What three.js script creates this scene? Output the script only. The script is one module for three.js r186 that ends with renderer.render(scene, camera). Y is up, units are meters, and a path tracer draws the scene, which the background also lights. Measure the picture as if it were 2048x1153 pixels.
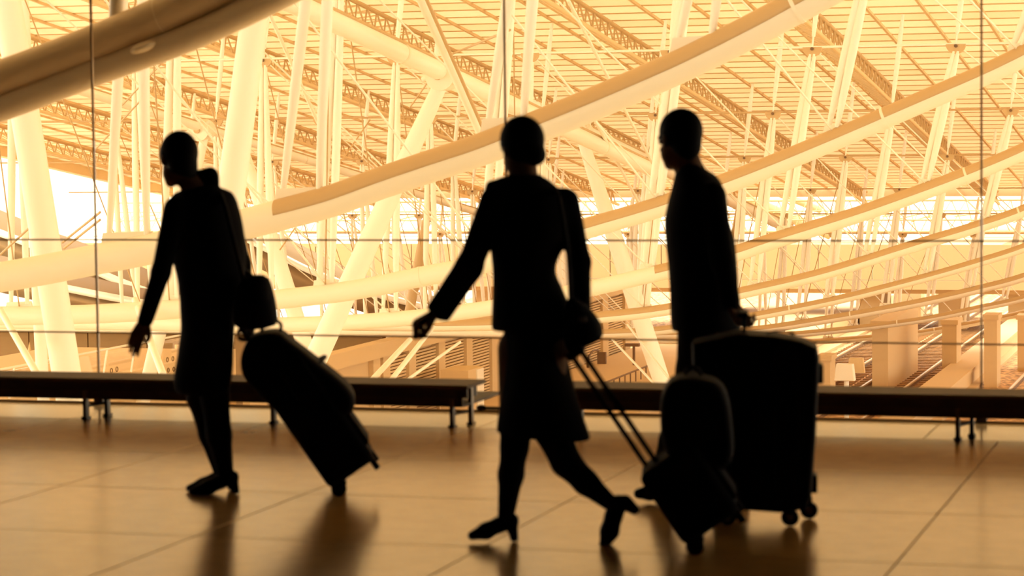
import * as THREE from 'three';
import { mergeGeometries } from 'three/addons/utils/BufferGeometryUtils.js';
import { RoundedBoxGeometry } from 'three/addons/geometries/RoundedBoxGeometry.js';

// ---------------------------------------------------------------- camera, sky, exposure
const scene = new THREE.Scene();
const FOCAL = 5000, CX = 1024, CY = 576.5;                       // lens in pixels of the 2048 x 1153 frame
const camera = new THREE.PerspectiveCamera(2 * Math.atan(CY / FOCAL) * 180 / Math.PI, 2048 / 1153, 0.1, 2000);
camera.rotation.order = 'YXZ';
camera.position.set(0, 1.65, 0);
camera.rotation.set(-Math.atan((CY - 262) / FOCAL), 16.8 * Math.PI / 180, -0.0117);
camera.focus = 55; camera.userData.fStop = 3.7;
camera.updateMatrixWorld(true);
const renderer = new THREE.WebGLRenderer({ antialias: true });
renderer.toneMapping = THREE.LinearToneMapping;
renderer.toneMappingExposure = 1.0;
renderer.shadowMap.enabled = true;
scene.background = new THREE.Color().setRGB(3.7, 3.42, 2.92);    // hazy warm white evening sky
const sun = new THREE.DirectionalLight(new THREE.Color().setRGB(1, 0.90, 0.72), 2.4);   // veiled sun, high over the left side
sun.position.set(-150, 160, 20); sun.target.position.set(-20, -7, -50); sun.castShadow = true; sun.shadow.radius = 14;
sun.shadow.mapSize.set(4096, 4096); Object.assign(sun.shadow.camera, { left: -90, right: 90, top: 90, bottom: -90, near: 10, far: 420 });
scene.add(sun, sun.target);

// ---------------------------------------------------------------- helpers
const V = (x, y, z) => new THREE.Vector3(x, y, z);
let seed = 7; const rnd = () => (seed = (seed * 16807) % 2147483647) / 2147483647;
const ORD = ['nearest', 'second', 'third', 'fourth', 'fifth', 'sixth', 'seventh', 'eighth', 'ninth', 'tenth', 'eleventh', 'twelfth', 'thirteenth'];
const sight = (px, py) => V((px - CX) / FOCAL, -(py - CY) / FOCAL, -1).applyQuaternion(camera.quaternion);
const alongSight = (d, t) => d.clone().multiplyScalar(t).add(camera.position);
const onZ = (px, py, z) => { const d = sight(px, py); return alongSight(d, z / d.z); };               // where a sight line meets an upright plane across the tracks
const onX = (px, py, x) => { const d = sight(px, py); return alongSight(d, x / d.x); };               // ... an upright plane along the tracks
const onY = (px, py, y) => { const d = sight(px, py); return alongSight(d, (y - camera.position.y) / d.y); };
const toPixel = (p) => { const q = p.clone().sub(camera.position).applyQuaternion(camera.quaternion.clone().invert()); return [CX - FOCAL * q.x / q.z, CY + FOCAL * q.y / q.z]; };
const mat = (r, g, b, roughness = 0.7, more = {}) => { const m = new THREE.MeshPhysicalMaterial({ roughness, ...more }); m.color.setRGB(r, g, b); return m; };
const used = {};
const numbered = (n) => { used[n] = (used[n] ?? -1) + 1; return used[n] ? n + '_' + String(used[n]).padStart(3, '0') : n; };
const tag = (o, label, category, group, kind) => { if (label) o.userData.label = label; if (category) o.userData.category = category; if (group) o.userData.group = group; if (kind) o.userData.kind = kind; return o; };
function thing(name, label, category, pos = V(0, 0, 0), group, kind) {
  const o = new THREE.Group(); o.name = numbered(name); o.position.copy(pos); scene.add(o); return tag(o, label, category, group, kind);
}
function part(parent, name, geos, m, label) {                     // geometry given in the world (or in the frame of a turned thing), stored relative to its thing
  const g = Array.isArray(geos) ? mergeGeometries(geos.map((q) => (q.index ? q.toNonIndexed() : q))) : geos;
  let top = parent; while (top.parent && top.parent !== scene) top = top.parent;
  if (!top.userData.turned) g.translate(-top.position.x, -top.position.y, -top.position.z);
  const o = new THREE.Mesh(g, m); o.name = name; o.castShadow = o.receiveShadow = true; parent.add(o);
  if (label) o.userData.label = label;
  return o;
}
const box = (x0, x1, y0, y1, z0, z1) => new THREE.BoxGeometry(Math.abs(x1 - x0), Math.abs(y1 - y0), Math.abs(z1 - z0)).translate((x0 + x1) / 2, (y0 + y1) / 2, (z0 + z1) / 2);
function placed(g, a, b) {                                        // a geometry along +y from 0 to its length, laid from a towards b
  const q = new THREE.Quaternion().setFromUnitVectors(V(0, 1, 0), b.clone().sub(a).normalize());
  return g.applyQuaternion(q).translate(a.x, a.y, a.z);
}
const bar = (a, b, r0, r1 = r0, seg = 10) => { const l = a.distanceTo(b); return placed(new THREE.CylinderGeometry(r1, r0, l, seg, 1).translate(0, l / 2, 0), a, b); };
function cigar(a, b, mid, end, seg = 14, rings = 12) {            // a steel strut that swells in the middle
  const l = a.distanceTo(b), pts = [V(0.001, 0, 0)];
  for (let i = 0; i <= rings; i++) { const t = i / rings; pts.push(new THREE.Vector2(end + (mid - end) * Math.pow(Math.sin(Math.PI * t), 0.75), t * l)); }
  pts.push(new THREE.Vector2(0.001, l)); pts[0] = new THREE.Vector2(0.001, 0);
  return placed(new THREE.LatheGeometry(pts, seg), a, b);
}
function sweep(curve, n, ring, closed = true) {                   // ring: [[towards camera, up], ...] in metres about the curve
  const pos = [], idx = [], m = ring.length;
  for (let i = 0; i <= n; i++) {
    const p = curve.getPoint(i / n), t = curve.getTangent(i / n), f = V(0, 0, 1), u = f.clone().cross(t).normalize();
    if (u.y < 0) u.negate();
    for (const [a, b] of ring) pos.push(p.x + f.x * a + u.x * b, p.y + f.y * a + u.y * b, p.z + f.z * a + u.z * b);
  }
  const e = closed ? m : m - 1;
  for (let i = 0; i < n; i++) for (let j = 0; j < e; j++) { const a = i * m + j, b = i * m + (j + 1) % m, c = a + m, d = b + m; idx.push(a, b, c, b, d, c); }
  const g = new THREE.BufferGeometry(); g.setAttribute('position', new THREE.Float32BufferAttribute(pos, 3)); g.setIndex(idx); g.computeVertexNormals();
  g.setAttribute('uv', new THREE.Float32BufferAttribute(new Array(pos.length / 3 * 2).fill(0), 2));
  return g;
}
const circle = (r, n = 24) => [...Array(n)].map((_, i) => [r * Math.cos(i / n * 2 * Math.PI), r * Math.sin(i / n * 2 * Math.PI)]);
const arcBand = (r, r2, a0, a1, n = 14) => { const o = []; for (let i = 0; i <= n; i++) { const a = a0 + (a1 - a0) * i / n; o.push([r2 * Math.cos(a), r2 * Math.sin(a)]); } for (let i = n; i >= 0; i--) { const a = a0 + (a1 - a0) * i / n; o.push([r * Math.cos(a), r * Math.sin(a)]); } return o; };
function noiseTexture(size, tone, cell, spread) {                 // two layers of value noise about a tone
  const lat = (n) => { const a = new Float32Array(n * n); for (let i = 0; i < n * n; i++) a[i] = rnd(); return a; };
  const A = lat(cell), B = lat(cell * 6), d = new Uint8Array(size * size * 4);
  const look = (L, n, u, v) => { const x = u * n, y = v * n, i = Math.floor(x), j = Math.floor(y), s = x - i, t = y - j, g = (p, q) => L[(q % n) * n + (p % n)]; return (g(i, j) * (1 - s) + g(i + 1, j) * s) * (1 - t) + (g(i, j + 1) * (1 - s) + g(i + 1, j + 1) * s) * t; };
  for (let y = 0; y < size; y++) for (let x = 0; x < size; x++) {
    const u = x / size, v = y / size, k = 1 + spread * ((look(A, cell, u, v) - 0.5) * 1.2 + (look(B, cell * 6, u, v) - 0.5) * 0.8 + (rnd() - 0.5) * 0.5), o = (y * size + x) * 4;
    for (let c = 0; c < 3; c++) d[o + c] = Math.max(0, Math.min(255, tone[c] * k)); d[o + 3] = 255;
  }
  const t = new THREE.DataTexture(d, size, size); t.colorSpace = THREE.SRGBColorSpace; t.wrapS = t.wrapT = THREE.RepeatWrapping; t.magFilter = THREE.LinearFilter; t.needsUpdate = true; return t;
}
function uvMetres(g, scale, axes = 'xz') {
  const p = g.attributes.position, uv = new Float32Array(p.count * 2);
  for (let i = 0; i < p.count; i++) { const q = { x: p.getX(i), y: p.getY(i), z: p.getZ(i) }; uv[2 * i] = q[axes[0]] / scale; uv[2 * i + 1] = q[axes[1]] / scale; }
  g.setAttribute('uv', new THREE.BufferAttribute(uv, 2)); return g;
}

// ---------------------------------------------------------------- materials (all in the photograph's warm brown toning)
const M = {
  steel: mat(0.90, 0.79, 0.58, 0.42), steelPale: mat(0.93, 0.84, 0.66, 0.45), cover: mat(0.56, 0.36, 0.155, 0.5), cable: mat(0.55, 0.36, 0.16, 0.5), dark: mat(0.16, 0.085, 0.03, 0.5),  // cover: darker brown for the shade painted along the beam tops
  slatA: mat(0.92, 0.80, 0.60, 1, { transmission: 0.46, thickness: 0, specularIntensity: 0.2 }), slatB: mat(0.89, 0.76, 0.55, 1, { transmission: 0.46, thickness: 0, specularIntensity: 0.2 }), rib: mat(0.78, 0.57, 0.31, 0.8), truss: mat(0.60, 0.40, 0.18, 0.6), trussPale: mat(0.85, 0.64, 0.34, 0.6),
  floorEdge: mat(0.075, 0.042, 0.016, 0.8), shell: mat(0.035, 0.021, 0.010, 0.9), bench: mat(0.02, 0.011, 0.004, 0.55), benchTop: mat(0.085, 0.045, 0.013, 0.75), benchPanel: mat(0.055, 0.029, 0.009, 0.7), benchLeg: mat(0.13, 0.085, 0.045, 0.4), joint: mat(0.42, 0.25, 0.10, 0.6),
  concrete: mat(0.72, 0.50, 0.25, 0.9), pale: mat(0.86, 0.77, 0.60, 0.9), ballast: mat(1, 1, 1, 0.95), ballastFine: mat(1, 1, 1, 0.95), rail: mat(0.78, 0.58, 0.33, 0.4), railSide: mat(0.22, 0.12, 0.05, 0.7), wallTan: mat(0.27, 0.16, 0.06, 0.9),  // wallTan: dark brown with the shade of the lower storey in it
  glass: new THREE.MeshPhysicalMaterial({ transmission: 1, roughness: 0, thickness: 0, ior: 1.45, color: 0xffffff }),
};
M.ballast.map = noiseTexture(256, [206, 162, 112], 16, 0.55);
M.ballastFine.map = noiseTexture(256, [148, 108, 62], 16, 0.5);
const tileMats = [[0.68, 0.34, 0.100], [0.65, 0.322, 0.094], [0.70, 0.352, 0.106]].map((c) => mat(...c, 0.19, { specularColor: new THREE.Color().setRGB(1, 0.76, 0.45) }));
for (const m of tileMats) { m.map = noiseTexture(256, [236, 236, 236], 5, 0.10); m.roughnessMap = null; }
M.border = mat(0.92, 0.72, 0.42, 0.15);  // pale tone paints the bright reflection on the floor by the glass

// ---------------------------------------------------------------- the hall: floor, ceiling, walls, window
const EDGE = -13.2, GLASS = -14.0, HALL_TOP = 3.3, GROUND = -7.1;
{
  const floor = thing('floor', 'dark brown polished stone floor of the hall', 'floor', V(0, 0, 0), null, 'structure');
  part(floor, 'slab', box(-25, 25, -0.32, -0.008, EDGE, 6), M.floorEdge);
  const xs = [-11.65, -10.41, -9.17, -7.93, -6.69, -5.45, -4.21, -2.97, -1.33, -0.09, 1.15, 2.39], zs = [-13.2, -11.87, -10.63, -9.39, -8.15, -6.91, -5.67];
  for (let i = 0; i + 1 < xs.length; i++) for (let j = 0; j + 1 < zs.length; j++) {
    const g = 0.0035, b = new RoundedBoxGeometry(xs[i + 1] - xs[i] - 2 * g, 0.02, zs[j + 1] - zs[j] - 2 * g, 1, 0.002).translate((xs[i] + xs[i + 1]) / 2, -0.0102, (zs[j] + zs[j + 1]) / 2);
    part(floor, 'tile', uvMetres(b, 1.7 + 0.3 * ((i + j) % 3)), tileMats[(i * 2 + j * 5) % 3]);
  }
  const edge = thing('trim_1', 'floor strip along the foot of the window, its bright reflection painted pale', 'floor border', V(0, 0, EDGE), null, 'structure');
  for (let x = -11.65; x < 4; x += 1.24) part(edge, 'sheen_stone', box(x + 0.004, x + 1.236, -0.05, -0.006, EDGE - 0.004, GLASS - 0.1), M.border);
  part(edge, 'bed', box(-25, 25, -0.32, -0.05, EDGE, GLASS - 0.1), M.floorEdge);
  tag(part(scene, 'ceiling', box(-25, 25, HALL_TOP, HALL_TOP + 0.25, GLASS - 0.1, 6.2), M.shell), 'dark ceiling of the hall', 'ceiling', null, 'structure');
  tag(part(scene, 'wall_back', box(-25, 25, -0.3, HALL_TOP, 6, 6.2), M.shell), 'dark rear wall of the hall', 'wall', null, 'structure');
  tag(part(scene, 'wall_left', box(-25.2, -25, -0.3, HALL_TOP, GLASS, 6.2), M.shell), 'dark end wall at the left of the hall', 'wall', null, 'structure');
  tag(part(scene, 'wall_right', box(25, 25.2, -0.3, HALL_TOP, GLASS, 6.2), M.shell), 'dark end wall at the right of the hall', 'wall', null, 'structure');
  // glazed front: panes butt-jointed with thin dark seams
  const win = thing('window_1', 'tall frameless window of large glass panes with thin dark seams', 'window', V(0, 0, GLASS), null, 'structure');
  const a = onZ(194, 576, GLASS).x, b = onZ(1015, 576, GLASS).x, c = onZ(1963, 576, GLASS).x, pitch = (c - a) / 2, cols = [];
  for (let k = -5; k <= 9; k++) cols.push(k === 1 ? b : a + k * pitch);
  const rows = [0, 0.436, 1.01, HALL_TOP];
  for (let i = 0; i + 1 < cols.length; i++) for (let j = 0; j < 3; j++) part(win, 'glass_pane', box(cols[i] + 0.007, cols[i + 1] - 0.007, rows[j] + 0.004, rows[j + 1] - 0.004, GLASS - 0.006, GLASS + 0.006), M.glass);
  for (const x of cols) part(win, 'upright_seam', box(x - 0.0055, x + 0.0055, 0, HALL_TOP, GLASS - 0.008, GLASS + 0.008), M.joint);
  for (const [y, h] of [[0.0, 0.008], [0.436, 0.0045], [1.01, 0.005]]) part(win, 'level_seam', box(cols[0], cols[cols.length - 1], y - h, y + h, GLASS - 0.0085, GLASS + 0.0085), M.joint);
  for (const x of cols) part(win, 'foot_clamp', box(x - 0.03, x + 0.03, 0.0, 0.035, GLASS - 0.02, GLASS + 0.02), M.bench);
}
// low benches in front of the window
function bench(x0, x1, legXs, label) {
  const o = thing('bench', label, 'bench', V((x0 + x1) / 2, 0, EDGE - 0.12), 'low dark benches along the window');
  const zf = EDGE + 0.04, zb = EDGE - 0.30;
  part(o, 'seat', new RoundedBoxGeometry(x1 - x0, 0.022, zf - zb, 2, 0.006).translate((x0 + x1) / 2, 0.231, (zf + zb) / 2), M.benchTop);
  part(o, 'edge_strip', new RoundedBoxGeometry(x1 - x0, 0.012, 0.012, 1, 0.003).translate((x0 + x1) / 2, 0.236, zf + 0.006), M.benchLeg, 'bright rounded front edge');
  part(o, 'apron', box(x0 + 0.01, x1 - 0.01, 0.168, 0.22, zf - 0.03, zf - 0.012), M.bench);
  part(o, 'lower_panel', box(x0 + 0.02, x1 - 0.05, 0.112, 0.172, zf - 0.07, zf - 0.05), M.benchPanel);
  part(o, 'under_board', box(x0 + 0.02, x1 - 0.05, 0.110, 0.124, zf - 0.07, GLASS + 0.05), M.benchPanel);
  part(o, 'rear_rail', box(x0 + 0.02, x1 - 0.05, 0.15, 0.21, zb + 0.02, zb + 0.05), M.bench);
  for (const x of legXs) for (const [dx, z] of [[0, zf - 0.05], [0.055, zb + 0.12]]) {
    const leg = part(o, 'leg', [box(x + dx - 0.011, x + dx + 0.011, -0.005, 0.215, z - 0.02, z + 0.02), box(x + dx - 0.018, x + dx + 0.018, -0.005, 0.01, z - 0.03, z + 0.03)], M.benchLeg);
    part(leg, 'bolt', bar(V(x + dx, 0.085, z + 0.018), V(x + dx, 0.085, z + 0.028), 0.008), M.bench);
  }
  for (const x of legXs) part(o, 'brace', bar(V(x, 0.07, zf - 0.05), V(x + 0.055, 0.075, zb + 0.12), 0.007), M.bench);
  return o;
}
bench(-9.9, -4.235, [-8.8, -7.7, -6.6, -5.42, -4.345], 'long low bench at the left, ending behind the middle woman');
const bench2 = bench(-3.98, 1.7, [-3.7, -2.6, -1.545, -0.45, 0.65], 'long low bench behind the man and the large suitcase');
part(bench2, 'beam_end', [bar(V(-4.2, 0.105, EDGE - 0.06), V(-3.97, 0.105, EDGE - 0.06), 0.010), new THREE.SphereGeometry(0.024, 14, 10).scale(1.3, 0.8, 0.8).translate(-4.19, 0.105, EDGE - 0.06)], M.bench);

// ---------------------------------------------------------------- the station beyond: ground, roof
const ROOF0 = 11.2, FALL = 0.128, ROOF_END = -93;
const roofY = (z) => ROOF0 + FALL * z;
{
  const g = thing('ground', 'pale open ground around the station', 'ground', V(0, GROUND, 0), null, 'structure');
  part(g, 'paving', box(-900, 900, GROUND - 1.2, GROUND - 0.35, -1500, 900), M.pale);
  const bed = thing('track_bed', 'coarse brown ballast of the track bed', 'ballast', V(-10, GROUND, -80), null, 'stuff');
  part(bed, 'ballast', uvMetres(box(-40, 22, GROUND - 0.36, GROUND, -190, -64), 1.6), M.ballast);
  part(g, 'bounce_paving', box(-60, 40, GROUND - 0.36, GROUND, -64, 30), M.pale);  // unseen pale ground, added to bounce light up onto the tubes
  const roof = thing('roof', 'sloping slatted underside of the station roof', 'roof', V(-17, roofY(-45), -45), null, 'structure');
  const ang = Math.atan(FALL);
  let k = 0;
  const slat = new THREE.BoxGeometry(66, 0.03, 0.93).rotateX(-ang - 0.035), batten = new THREE.BoxGeometry(66, 0.02, 0.14).rotateX(-ang);
  for (let z = 21; z > ROOF_END; z -= 0.92, k++) {
    part(roof, 'slat', slat.clone().translate(-9, roofY(z) + 0.12, z), k % 3 ? M.slatA : M.slatB);
    part(roof, 'batten', batten.clone().translate(-9, roofY(z - 0.46) + 0.098, z - 0.46), M.rib);
  }
  for (let x = -41.2; x < 4; x += 1.215) part(roof, 'rib', new THREE.BoxGeometry(0.06, 0.06, 48).rotateX(-ang).translate(x, roofY(-70) + 0.06, -70), M.rib);
  part(roof, 'eaves_beam', box(-42, 23, roofY(ROOF_END) - 0.25, roofY(ROOF_END) + 0.5, ROOF_END - 0.5, ROOF_END), M.concrete);
  part(roof, 'verge_beam', new THREE.BoxGeometry(0.3, 0.5, 116).rotateX(-ang).translate(-42, roofY(-36), -36), M.trussPale);
}
const trussWords = ['rightmost', 'second from right', 'third from right', 'fourth from right', 'fifth from right', 'sixth from right', 'leftmost'];
[-9.4, -14.2, -19.05, -23.75, -28.8, -33.6, -38.4].forEach((x, i) => {
  const z0 = -47, z1 = ROOF_END + 0.3, o = thing('lattice_truss', `brown lattice truss under the roof slats, ${trussWords[i]}`, 'truss', V(x, roofY(z0), z0), 'lattice trusses running down under the roof');
  const at = (z, dy, dx = 0) => V(x + dx, roofY(z) + dy, z);
  part(o, 'top_chord', bar(at(z0, -0.10), at(z1, -0.10), 0.05), M.truss);
  part(o, 'bottom_chord', bar(at(z0, -0.55, 0.05), at(z1, -0.55, 0.05), 0.055), M.trussPale);
  part(o, 'side_chord', bar(at(z0, -0.12, -0.75), at(z1, -0.12, -0.75), 0.05), M.trussPale);
  const web = [], web2 = [];
  for (let z = z0; z - 0.62 > z1; z -= 0.62) {
    web.push(bar(at(z, -0.55, 0.05), at(z - 0.31, -0.1), 0.022, 0.022, 5), bar(at(z - 0.31, -0.1), at(z - 0.62, -0.55, 0.05), 0.022, 0.022, 5));
    web2.push(bar(at(z, -0.55, 0.05), at(z - 0.31, -0.12, -0.75), 0.018, 0.018, 5), bar(at(z - 0.31, -0.12, -0.75), at(z - 0.62, -0.55, 0.05), 0.018, 0.018, 5), bar(at(z, -0.1), at(z - 0.31, -0.12, -0.75), 0.018, 0.018, 5));
  }
  tag(part(o, 'web', web, M.truss), null, null, null, 'stuff'); tag(part(o, 'side_web', web2, M.rib), null, null, null, 'stuff');
});

// ---------------------------------------------------------------- crescent beams with their struts
const zOf = (n) => -(24 + (n - 2) * 9.6);
const fitY = (x, z) => { const u = Math.max(0, x + 18); return -0.1607 + 0.01296 * u * u + 0.000209 * u ** 3 - 0.09 * (-z - 24); };
const TRACE = {
  2: [[0, 555], [200, 518], [315, 495], [512, 443], [662, 403], [762, 367], [862, 333], [962, 300], [1084, 251], [1224, 193], [1374, 127], [1524, 52], [1601, 10]],
  3: [[0, 632], [200, 628], [360, 618], [552, 600], [712, 580], [862, 550], [942, 534], [1161, 462], [1330, 411], [1536, 335], [1831, 210], [2048, 112]],
  4: [[572, 650], [812, 637], [977, 617], [1184, 577], [1310, 548], [1477, 506], [1536, 486], [1760, 415], [2048, 303]],
  5: [[1194, 636], [1339, 619], [1477, 588], [1640, 550], [1840, 489], [1959, 453], [2048, 422]],
  6: [[1210, 668], [1345, 659], [1640, 608], [1840, 559], [1959, 525], [2048, 496]],
  7: [[1500, 662], [1640, 642], [1840, 606], [1959, 579], [2048, 555]],
  8: [[1640, 665], [1840, 641], [1959, 617], [2048, 597]],
  9: [[1640, 683], [1780, 672], [1840, 666], [1959, 645], [2048, 626]],
};
const THICK = { 2: 70, 3: 44, 4: 34, 5: 25, 6: 18.5, 7: 17.5, 8: 13.5, 9: 12.5 };
const SHADE_FROM = { 2: -9.75, 3: -10.2, 4: -10.35, 5: -19, 6: -19, 7: -19, 8: -19, 9: -19 };
const crescents = {};
for (let n = 2; n <= 9; n++) {
  const z = zOf(n), r = THICK[n] * -z * 1.03 * 0.94 / 10000, pts = TRACE[n].map(([x, y]) => onZ(x, y, z));
  const l = pts[0], dl = l.y - fitY(l.x, z), e = pts[pts.length - 1], de = e.y - fitY(e.x, z), left = [];
  for (const x of [-40, -30, -24, -20.5, -17.5, -15.5]) if (x < l.x - 1.2) left.push(V(x, fitY(x, z) + dl, z));
  const right = [2, 4, 7].map((d) => V(e.x + d, fitY(e.x + d, z) + de, z));
  const curve = new THREE.CatmullRomCurve3([...left, ...pts, ...right], false, 'centripetal');
  const table = [...Array(401)].map((_, i) => curve.getPoint(i / 400));
  const yAt = (x) => { for (let i = 0; i < 400; i++) if (table[i + 1].x >= x) { const t = (x - table[i].x) / (table[i + 1].x - table[i].x); return table[i].y + t * (table[i + 1].y - table[i].y); } return e.y; };
  crescents[n] = { z, r, yAt };
  const o = thing('crescent_beam', `curved pale steel tube beam, ${ORD[n - 1]} from the window, rising to the right`, 'beam', V(l.x, l.y, z), 'curved tube beams, one behind the other');
  part(o, 'tube', sweep(curve, 120, circle(r)), M.steel);
  const sub = table.filter((p) => p.x > SHADE_FROM[n]).filter((_, i, a) => i % 6 === 0 || i === a.length - 1);
  part(o, 'shade_shell', sweep(new THREE.CatmullRomCurve3(sub, false, 'centripetal'), 90, arcBand(r * 0.9, r * 1.035, 0.02, 2.9)), M.cover, 'brown half shell painting shade on the upper half');  // darker shell paints the shaded upper side of the tube
  for (const sx of n === 2 ? [-4.35, -10.6] : [-4.9, -11.5]) { const p = V(sx, yAt(sx), z), t = V(sx + 0.05, yAt(sx + 0.05), z).sub(p).normalize(); part(o, 'seam_ring', bar(p.clone().addScaledVector(t, -0.02), p.clone().addScaledVector(t, 0.02), r * 1.05, r * 1.05, 24), M.steel); }
}
const nodeY = (n) => 3.04 - 1.058 * (n - 4);
const strutX = (n, k) => (n === 2 ? [-3.6, -5.35, -7.29, -9.5, -11.46, -13.4][k + 1] : -5.6 - 2.45 * k);
const lean = (n, k) => (n === 2 ? [0.5, 0.5, 0.45, 0.42, 0.2, 0.05][k + 1] : [0.5, 0.52, 0.5, 0.42, 0.3, 0.2, 0.05, -0.1, -0.2, -0.3, -0.3, -0.3][k + 1]);
const nodeOf = (n, k) => V(strutX(n, k) + lean(n, k), nodeY(n), zOf(n));
const footOf = (n, k) => V(strutX(n, k), crescents[n].yAt(strutX(n, k)) + crescents[n].r * 0.9, zOf(n));
const inFrame = (p, m = 160) => { const [x] = toPixel(p); return x > -m && x < 2048 + m; };
const K = { 2: 4, 3: 5, 4: 6, 5: 8, 6: 9, 7: 10, 8: 10, 9: 10 };
for (let n = 2; n <= 9; n++) {
  let rank = 0;
  const rodEnds = [];
  for (let k = -1; k <= K[n]; k++) {
    const f = footOf(n, k), d = nodeOf(n, k); if (!inFrame(f) && !inFrame(d)) continue;
    rodEnds.push(d);
    const half = n === 2 ? 0.17 + 0.02 * k : 0.06 + 0.018 * Math.max(0, k), up = 0.05, s = n <= 3 ? 1 : 1.05;
    const o = thing('roof_strut', `pale tapered strut pair, ${ORD[rank].replace('nearest', 'first')} from right on the ${ORD[n - 1]} curved beam`, 'strut', f, 'tapered struts standing on the curved beams'); rank++;
    part(o, 'gusset', new THREE.ExtrudeGeometry(new THREE.Shape([new THREE.Vector2(-half - 0.08, -0.08), new THREE.Vector2(half + 0.08, -0.04), new THREE.Vector2(half + 0.05, 0.09), new THREE.Vector2(-half - 0.05, 0.07)]), { depth: 0.04, bevelEnabled: false }).translate(f.x, f.y, f.z - 0.02), M.steel);
    for (const sgn of [-1, 1]) part(o, 'member', cigar(V(f.x + sgn * half, f.y + up, f.z + sgn * 0.03), V(d.x + sgn * 0.035, d.y - 0.12, d.z), 0.062 * s, 0.032), M.steelPale);
    const disc = new THREE.CylinderGeometry(0.17, 0.17, 0.05, 18, 1, false, 0, Math.PI).rotateX(Math.PI / 2).rotateZ(-Math.PI / 2);
    const br = part(o, 'node_bracket', disc.rotateZ(0).translate(d.x, d.y, d.z), M.truss, 'brown half-round bracket'); part(br, 'pin', bar(V(d.x, d.y - 0.03, d.z - 0.06), V(d.x, d.y - 0.03, d.z + 0.06), 0.03), M.dark);
    const top = roofY(zOf(n)) - 0.45, h = top - d.y;
    if (h > 0.3) part(o, 'post', [cigar(V(d.x + 0.02, d.y + 0.18, d.z), V(d.x + 0.02 + 0.11 * h, top, d.z), 0.055, 0.03), bar(V(d.x, d.y, d.z), V(d.x + 0.02, d.y + 0.2, d.z), 0.016)], M.steelPale);
  }
  if (rodEnds.length > 1) {
    rodEnds.sort((a, b) => a.x - b.x);
    const a = rodEnds[0], b = rodEnds[rodEnds.length - 1];
    tag(part(scene, numbered('node_rod'), bar(V(a.x - 6, a.y, a.z), V(b.x + 3, b.y, b.z), n < 4 ? 0.03 : 0.022), n < 5 ? M.steelPale : M.cable), `thin level rod joining the strut heads of the ${ORD[n - 1]} curved beam`, 'rod', 'level rods between strut heads');
  }
}
for (let n = 2; n <= 8; n++) for (let k = 0; k <= K[n]; k++) {
  const a = nodeOf(n, k), fan = [[k - 1, 'right', 0.015]]; if (k >= 2 && k + 1 <= K[n + 1]) fan.push([k + 1, 'left', 0.011]);
  for (const [j, side, r] of fan) {
    if (j < -1) continue; const b = footOf(n + 1, j); if (!inFrame(a, 60) && !inFrame(b, 60)) continue;
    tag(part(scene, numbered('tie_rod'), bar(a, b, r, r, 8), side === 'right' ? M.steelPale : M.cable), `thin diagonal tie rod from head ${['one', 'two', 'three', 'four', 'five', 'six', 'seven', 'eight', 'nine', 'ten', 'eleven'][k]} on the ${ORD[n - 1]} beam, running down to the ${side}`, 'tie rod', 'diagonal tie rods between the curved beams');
  }
}
// the nearest beam, just outside the glass: a double tube
{
  const z = -14.55, c = (list) => new THREE.CatmullRomCurve3(list.map(([x, y]) => onZ(x, y, z)), false, 'centripetal');
  const up = c([[-300, 258], [0, 160], [190, 89], [310, 38], [450, -30], [620, -120], [800, -225]]), lo = c([[-300, 314], [0, 218], [190, 146], [380, 76], [512, 16], [650, -55], [850, -165]]);
  const o = thing('crescent_beam', 'broad brown double tube beam crossing the upper left corner, nearest to the glass', 'beam', onZ(0, 190, z), 'curved tube beams, one behind the other');
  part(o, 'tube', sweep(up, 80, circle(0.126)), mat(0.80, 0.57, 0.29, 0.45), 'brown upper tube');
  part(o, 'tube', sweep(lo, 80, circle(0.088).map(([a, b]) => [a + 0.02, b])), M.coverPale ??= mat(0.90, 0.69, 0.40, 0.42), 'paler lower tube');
  const p = onZ(300, 96, z); part(o, 'gusset', new THREE.SphereGeometry(0.09, 18, 12).scale(1.15, 0.42, 0.9).rotateZ(0.3).translate(p.x, p.y, p.z + 0.07), M.coverPale);
  const q = onZ(325, 32, z), t = onZ(335, 28, z).sub(q).normalize(); part(o, 'seam_ring', bar(q.clone().addScaledVector(t, -0.006), q.clone().addScaledVector(t, 0.006), 0.1285, 0.1285, 24), M.coverPale);
  const s = onZ(232, 62, z - 0.05), s2 = onZ(240, -120, z - 0.05); part(o, 'stub_post', bar(s, s2, 0.05), M.steel);
}
// ---------------------------------------------------------------- leaning columns and long pipes under the roof
function column(pxA, pxB, z, mid, end, label, yTop, yBase = GROUND, m = M.steelPale) {
  const a = onZ(...pxA, z), b = onZ(...pxB, z), s = (b.x - a.x) / (b.y - a.y), base = V(a.x + s * (yBase - a.y), yBase, z), top = V(a.x + s * (yTop - a.y), yTop, z);
  const o = thing('leaning_column', label, 'column', base, 'leaning steel columns of the hall');
  part(o, 'shaft', cigar(base, top, mid, end, 28, 24), m);
  part(o, 'foot', [new THREE.CylinderGeometry(end * 1.6, end * 2, 0.3, 20).translate(base.x, yBase + 0.15, z)], M.concrete);
  const dir = top.clone().sub(base).normalize();
  part(o, 'head', [bar(top.clone().addScaledVector(dir, -0.1), top.clone().addScaledVector(dir, 0.25), end * 0.9, end * 0.6, 14)], m);
  return { base, top };
}
column([14, 0], [133, 748], -28.4, 0.185, 0.13, 'thick pale leaning column at the far left edge', 7.2);
column([505, 60], [468, 340], -28.4, 0.175, 0.12, 'thick pale column rising above the left woman\'s shoulder', 7.2);
const c3 = column([890, 150], [640, 700], -38, 0.19, 0.11, 'thick pale column slanting from lower left to upper middle', 2.45);
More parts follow.
